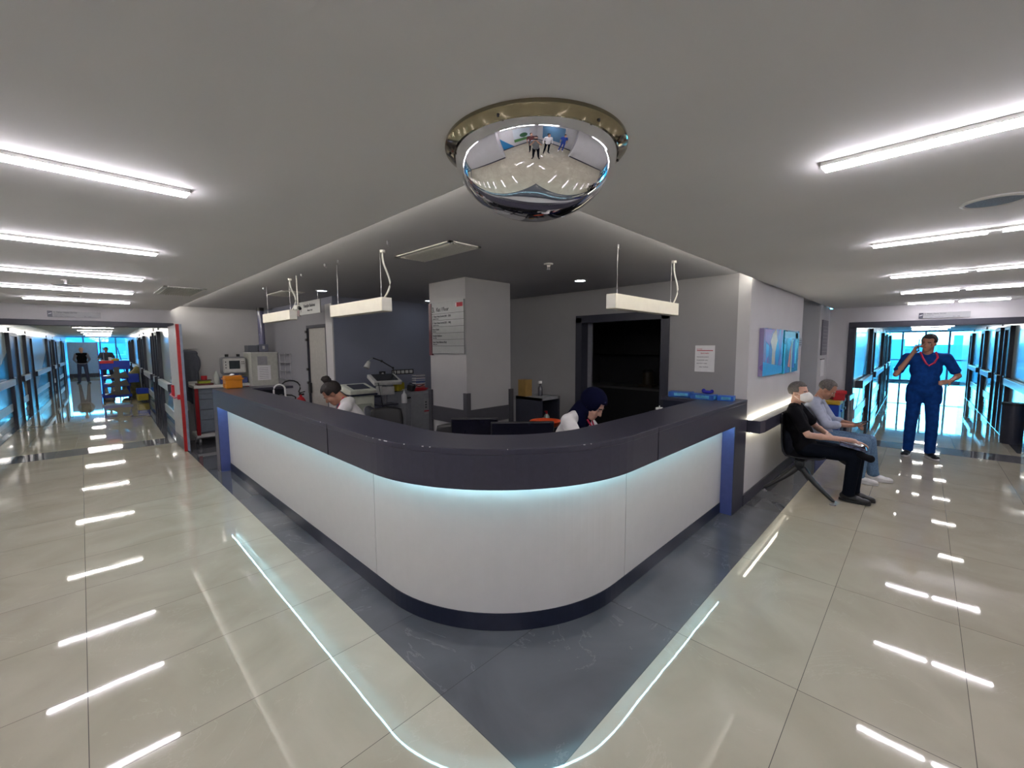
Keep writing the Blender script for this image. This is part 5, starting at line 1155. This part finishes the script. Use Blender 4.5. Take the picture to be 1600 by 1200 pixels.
# ------------------------------------------------------------------ waiting bench
t = thing('waiting_bench', 'black metal waiting bench with shell seats along the rail wall', 'bench', (6.3, .95, 0))
def shell(x):
    b = MB(); g = []
    prof = [(-.24, .445), (-.20, .425), (-.10, .415), (.02, .41), (.12, .42), (.155, .47), (.172, .58), (.180, .72), (.184, .86), (.184, .91)]
    for (y, z) in prof: g.append([b.bm.verts.new((x + u * .245, .95 + y, z + .01 * u * u)) for u in (-1, -.6, 0, .6, 1)])
    for a, c_ in zip(g, g[1:]):
        for k in range(4): b.bm.faces.new((a[k], a[k + 1], c_[k + 1], c_[k]))
    o = b.build('seat', mat('perforated_black', (.012, .012, .015), .35, metal=.3), t, smooth=True, world=True); q = o.modifiers.new('s', 'SOLIDIFY'); q.thickness = .014; q.offset = -1; return o
for x in (5.82, 6.34, 6.86): shell(x)
MB().rbox(5.56, .90, .345, 7.14, .97, .395, .01).build('beam', M_black, t, world=True)
for x in (5.62, 7.06):
    MB().rbox(x - .03, .89, .28, x + .03, .98, .40, .01).build('bracket', M_black, t, world=True)
    for y1_, y0_ in ((.60, .90), (1.24, .97)):
        xx = x - .14 if x < 6 else x + .1
        b = MB(); n = 8
        for k in range(n):
            u0, u1 = k / n, (k + 1) / n
            f_ = lambda u: (x + (xx - x) * u, y0_ + (y1_ - y0_) * u, .30 - .255 * u ** .85)
            b.cap(f_(u0), f_(u1), .036 * (1 - .5 * u0), .036 * (1 - .5 * u1), 10)
        b.build('leg', M_black, t, world=True, remesh=.007, sm=1)
        MB().cyl((xx, y1_, 0), (xx, y1_, .012), .028, seg=16).cyl((xx, y1_, .012), (xx, y1_, .05), .009, seg=8).build('foot_pad', M_steel, t, world=True)
# ------------------------------------------------------------------ bins beside the right corridor
def bin_(x, y, lab, body, lid, name):
    t = thing('waste_bin', lab, 'bin', (x, y, 0), 0, 'waste bins in a row')
    MB().prism([(-.16, -.14), (.16, -.14), (.16, .14), (-.16, .14)], .01, .74).build('body', body, t, bevel=.02)
    MB().rbox(-.175, -.155, .74, .175, .155, .80, .02).build('lid', lid, t)
    MB().rbox(-.06, -.17, .62, .06, -.15, .66, .006).build('handle', body, t); return t
M_blue = mat('blue_plastic', (.01, .05, .38), .35); M_yel = mat('yellow_plastic2', (.50, .32, .02), .4)
bin_(8.55, 1.06, 'blue waste bin with a yellow lid before the frame of the right corridor', M_blue, M_yel, 'b')
bin_(8.92, 1.06, 'dark waste bin behind the blue one before the right corridor', M_frame, M_black, 'b')
t = thing('red_box', 'red plastic box with a lid standing on the waste bins', 'box', (8.66, .98, .80), 20)
MB().prism([(-.10, -.08), (.10, -.08), (.10, .08), (-.10, .08)], 0, .11).build('tub', M_red, t, bevel=.012); MB().rbox(-.12, -.10, .10, .12, .10, .16, .02, 3).build('lid', M_red, t)
t = thing('railing_panel', 'short polished steel railing beside the waste bins', 'railing', (9.3, .86, 0))
MB().box(-.32, -.012, .76, .32, .012, .84).build('rail', M_steel, t)
for x in (-.31, -.0, .31): MB().cyl((x, 0, 0), (x, 0, .8), .014).build('post', M_steel, t)
# dark bin at the right edge of the picture
t = thing('litter_bin', 'dark tall litter bin by the right wall of the corridor mouth', 'bin', (11.05, -1.15, 0))
MB().cyl((0, 0, 0), (0, 0, .66), .13, .14, 28).build('body', M_frame, t, smooth=True); MB().cyl((0, 0, .66), (0, 0, .70), .15, seg=28).build('rim', M_black, t)

# ------------------------------------------------------------------ cleaning trolley in the left corridor
t = thing('cleaning_trolley', 'bright blue cleaning trolley with stacked trays and brown flaps in the left corridor', 'trolley', (.72, 18.75, 0), 0)
M_tb = mat('trolley_blue', (.01, .04, .40), .35); M_tf = mat('flap_brown', (.10, .095, .09), .7)
MB().rbox(-.34, -.3, .12, .36, .4, .22, .02).build('base', M_tb, t)
for z in (.46, .72): MB().rbox(-.32, -.28, z, .34, .36, z + .1, .015).build('tray', M_tb, t)
MB().rbox(-.34, -.3, 1.02, .36, .38, 1.30, .015).build('top_box', M_tb, t); MB().rbox(.30, -.3, .58, .56, .1, .86, .01).build('side_tray', M_tb, t)
for x in (-.3, .3):
    for y in (-.24, .32): MB().cyl((x, y, .2), (x, y, 1.05), .02).build('post', M_tb, t); 
for x in (-.3, .32):
    for y in (-.24, .34): MB().cyl((x - .02, y, .06), (x + .02, y, .06), .06).build('wheel', M_black, t)
for i, z in enumerate((.22, .50, .76)):
    yf = -.31 - .002 * i
    MB().poly([(-.26, yf, z), (-.04, yf, z), (-.04, yf, z + .13)], .004).build('flap', M_tf, t)
    MB().poly([(.10, yf, z - .01), (.32, yf, z - .01), (.24, yf, z + .20), (.10, yf, z + .14)], .004).build('flap', M_tf, t)
MB().box(-.04, -.33, .2, .1, -.318, 1.1).build('strap', M_tf, t)
MB().rbox(-.34, -.315, 1.22, -.02, -.302, 1.31, .003).build('red_label', M_red, t)
MB().ell((.03, -.2, 1.32), (.1, .1, .06)).build('yellow_cloth', mat('yellow_cloth', (.5, .38, .03), .8), t, remesh=.02, sm=2)
MB().cyl((-.22, .3, 1.3), (-.22, .3, 1.72), .012).build('mop_pole', M_grey, t)
tag(MB().cyl((.64, 18.70, 1.302), (.64, 18.70, 1.41), .045).build('paper_cup', M_paper, smooth=True), 'white cup standing on the blue cleaning trolley', 'cup')
t = thing('yellow_sack', 'big pale yellow waste sack slumped beside the cleaning trolley', 'sack', (1.22, 19.75, 0))
b = MB(); b.ell((-.06, 0, .32), (.26, .25, .33)); b.ell((.0, 0, .65), (.2, .2, .28)); b.ell((.1, 0, .92), (.1, .12, .16)); b.ell((-.2, -.02, .16), (.16, .2, .15))
b.build('sack', mat('pale_yellow_film', (.42, .34, .10), .4, bump=.8, scale=9, var=.25), t, remesh=.03, sm=2)
t = thing('mop_bucket', 'blue and yellow mop bucket with a pole beside the yellow sack', 'bucket', (1.28, 17.7, 0))
MB().prism([(-.13, -.13), (.13, -.13), (.15, .13), (-.15, .13)], .05, .26).build('lower_tub', mat('mop_yellow', (.45, .34, .02), .4), t, bevel=.02); MB().prism([(-.14, -.13), (.14, -.13), (.15, .13), (-.15, .13)], .26, .44).build('upper_tub', M_tb, t, bevel=.02)
MB().cyl((0, 0, .1), (-.02, .05, 1.35), .014).build('pole', M_grey, t)
t = thing('screen_board', 'large blue grey board standing across the left part of the corridor end', 'board', (.06, 35.3, 0), 0)
MB().rbox(-.62, -.02, .04, .62, .02, 2.05, .01).build('panel', mat('board_blue_grey', (.20, .30, .42), .5), t); MB().box(-.62, -.03, .0, .62, .03, .22).build('foot_bar', M_frame, t); MB().box(.61, -.03, 0, .65, .03, 2.07).build('edge', mat('violet_edge', (.10, .08, .35), .4), t)
for x in (-.5, .45): MB().box(x, -.3, 0, x + .05, .3, .04).build('foot', M_frame, t)
t = thing('broom', 'blue broom leaning at the end window behind the trolley', 'broom', (1.75, 33.5, 0)); MB().cyl((0, 0, .1), (-.25, .5, 1.75), .022).build('pole', M_tb, t); MB().rbox(-.2, -.05, 0, .2, .05, .12, .01).build('head', M_tb, t)

# ------------------------------------------------------------------ walls behind the camera, seen in the mirror: poster, blue triangle panel
t = thing('tree_poster', 'framed poster of a green tree under a pale sky on the wall behind the camera', 'poster', (XB, -.7, 1.4))
MB().box(XB, -1.6, .55, XB + .03, .1, 2.1).build('panel', mat('poster_sky', (.55, .62, .66), .4), t, world=True)
MB().box(XB + .03, -1.6, .55, XB + .034, .1, .9).build('meadow', mat('poster_green', (.08, .22, .06), .5), t, world=True)
b = MB(); b.ell((XB + .034, -.9, 1.25), (.004, .42, .28)); b.box(XB + .03, -.93, .85, XB + .036, -.87, 1.2); b.build('tree', mat('tree_green', (.03, .12, .05), .5), t, world=True)
t = thing('blue_wall_panel', 'blue triangular panel on the wall behind the camera', 'panel', (XB, .8, 1))
MB().poly([(XB + .004, .2, .1), (XB + .004, 1.35, .1), (XB + .004, 1.35, 1.5)], .004).build('panel', M_triangle, t, world=True)
t = thing('blue_glass_wall', 'blue lettered glass panel on the wall behind the camera', 'panel', (-.9, YB, 1.3))
MB().box(-1.9, YB, .5, .4, YB + .03, 2.2).build('panel', mat('blue_lettered_panel', (.10, .22, .35), .15), t, world=True)
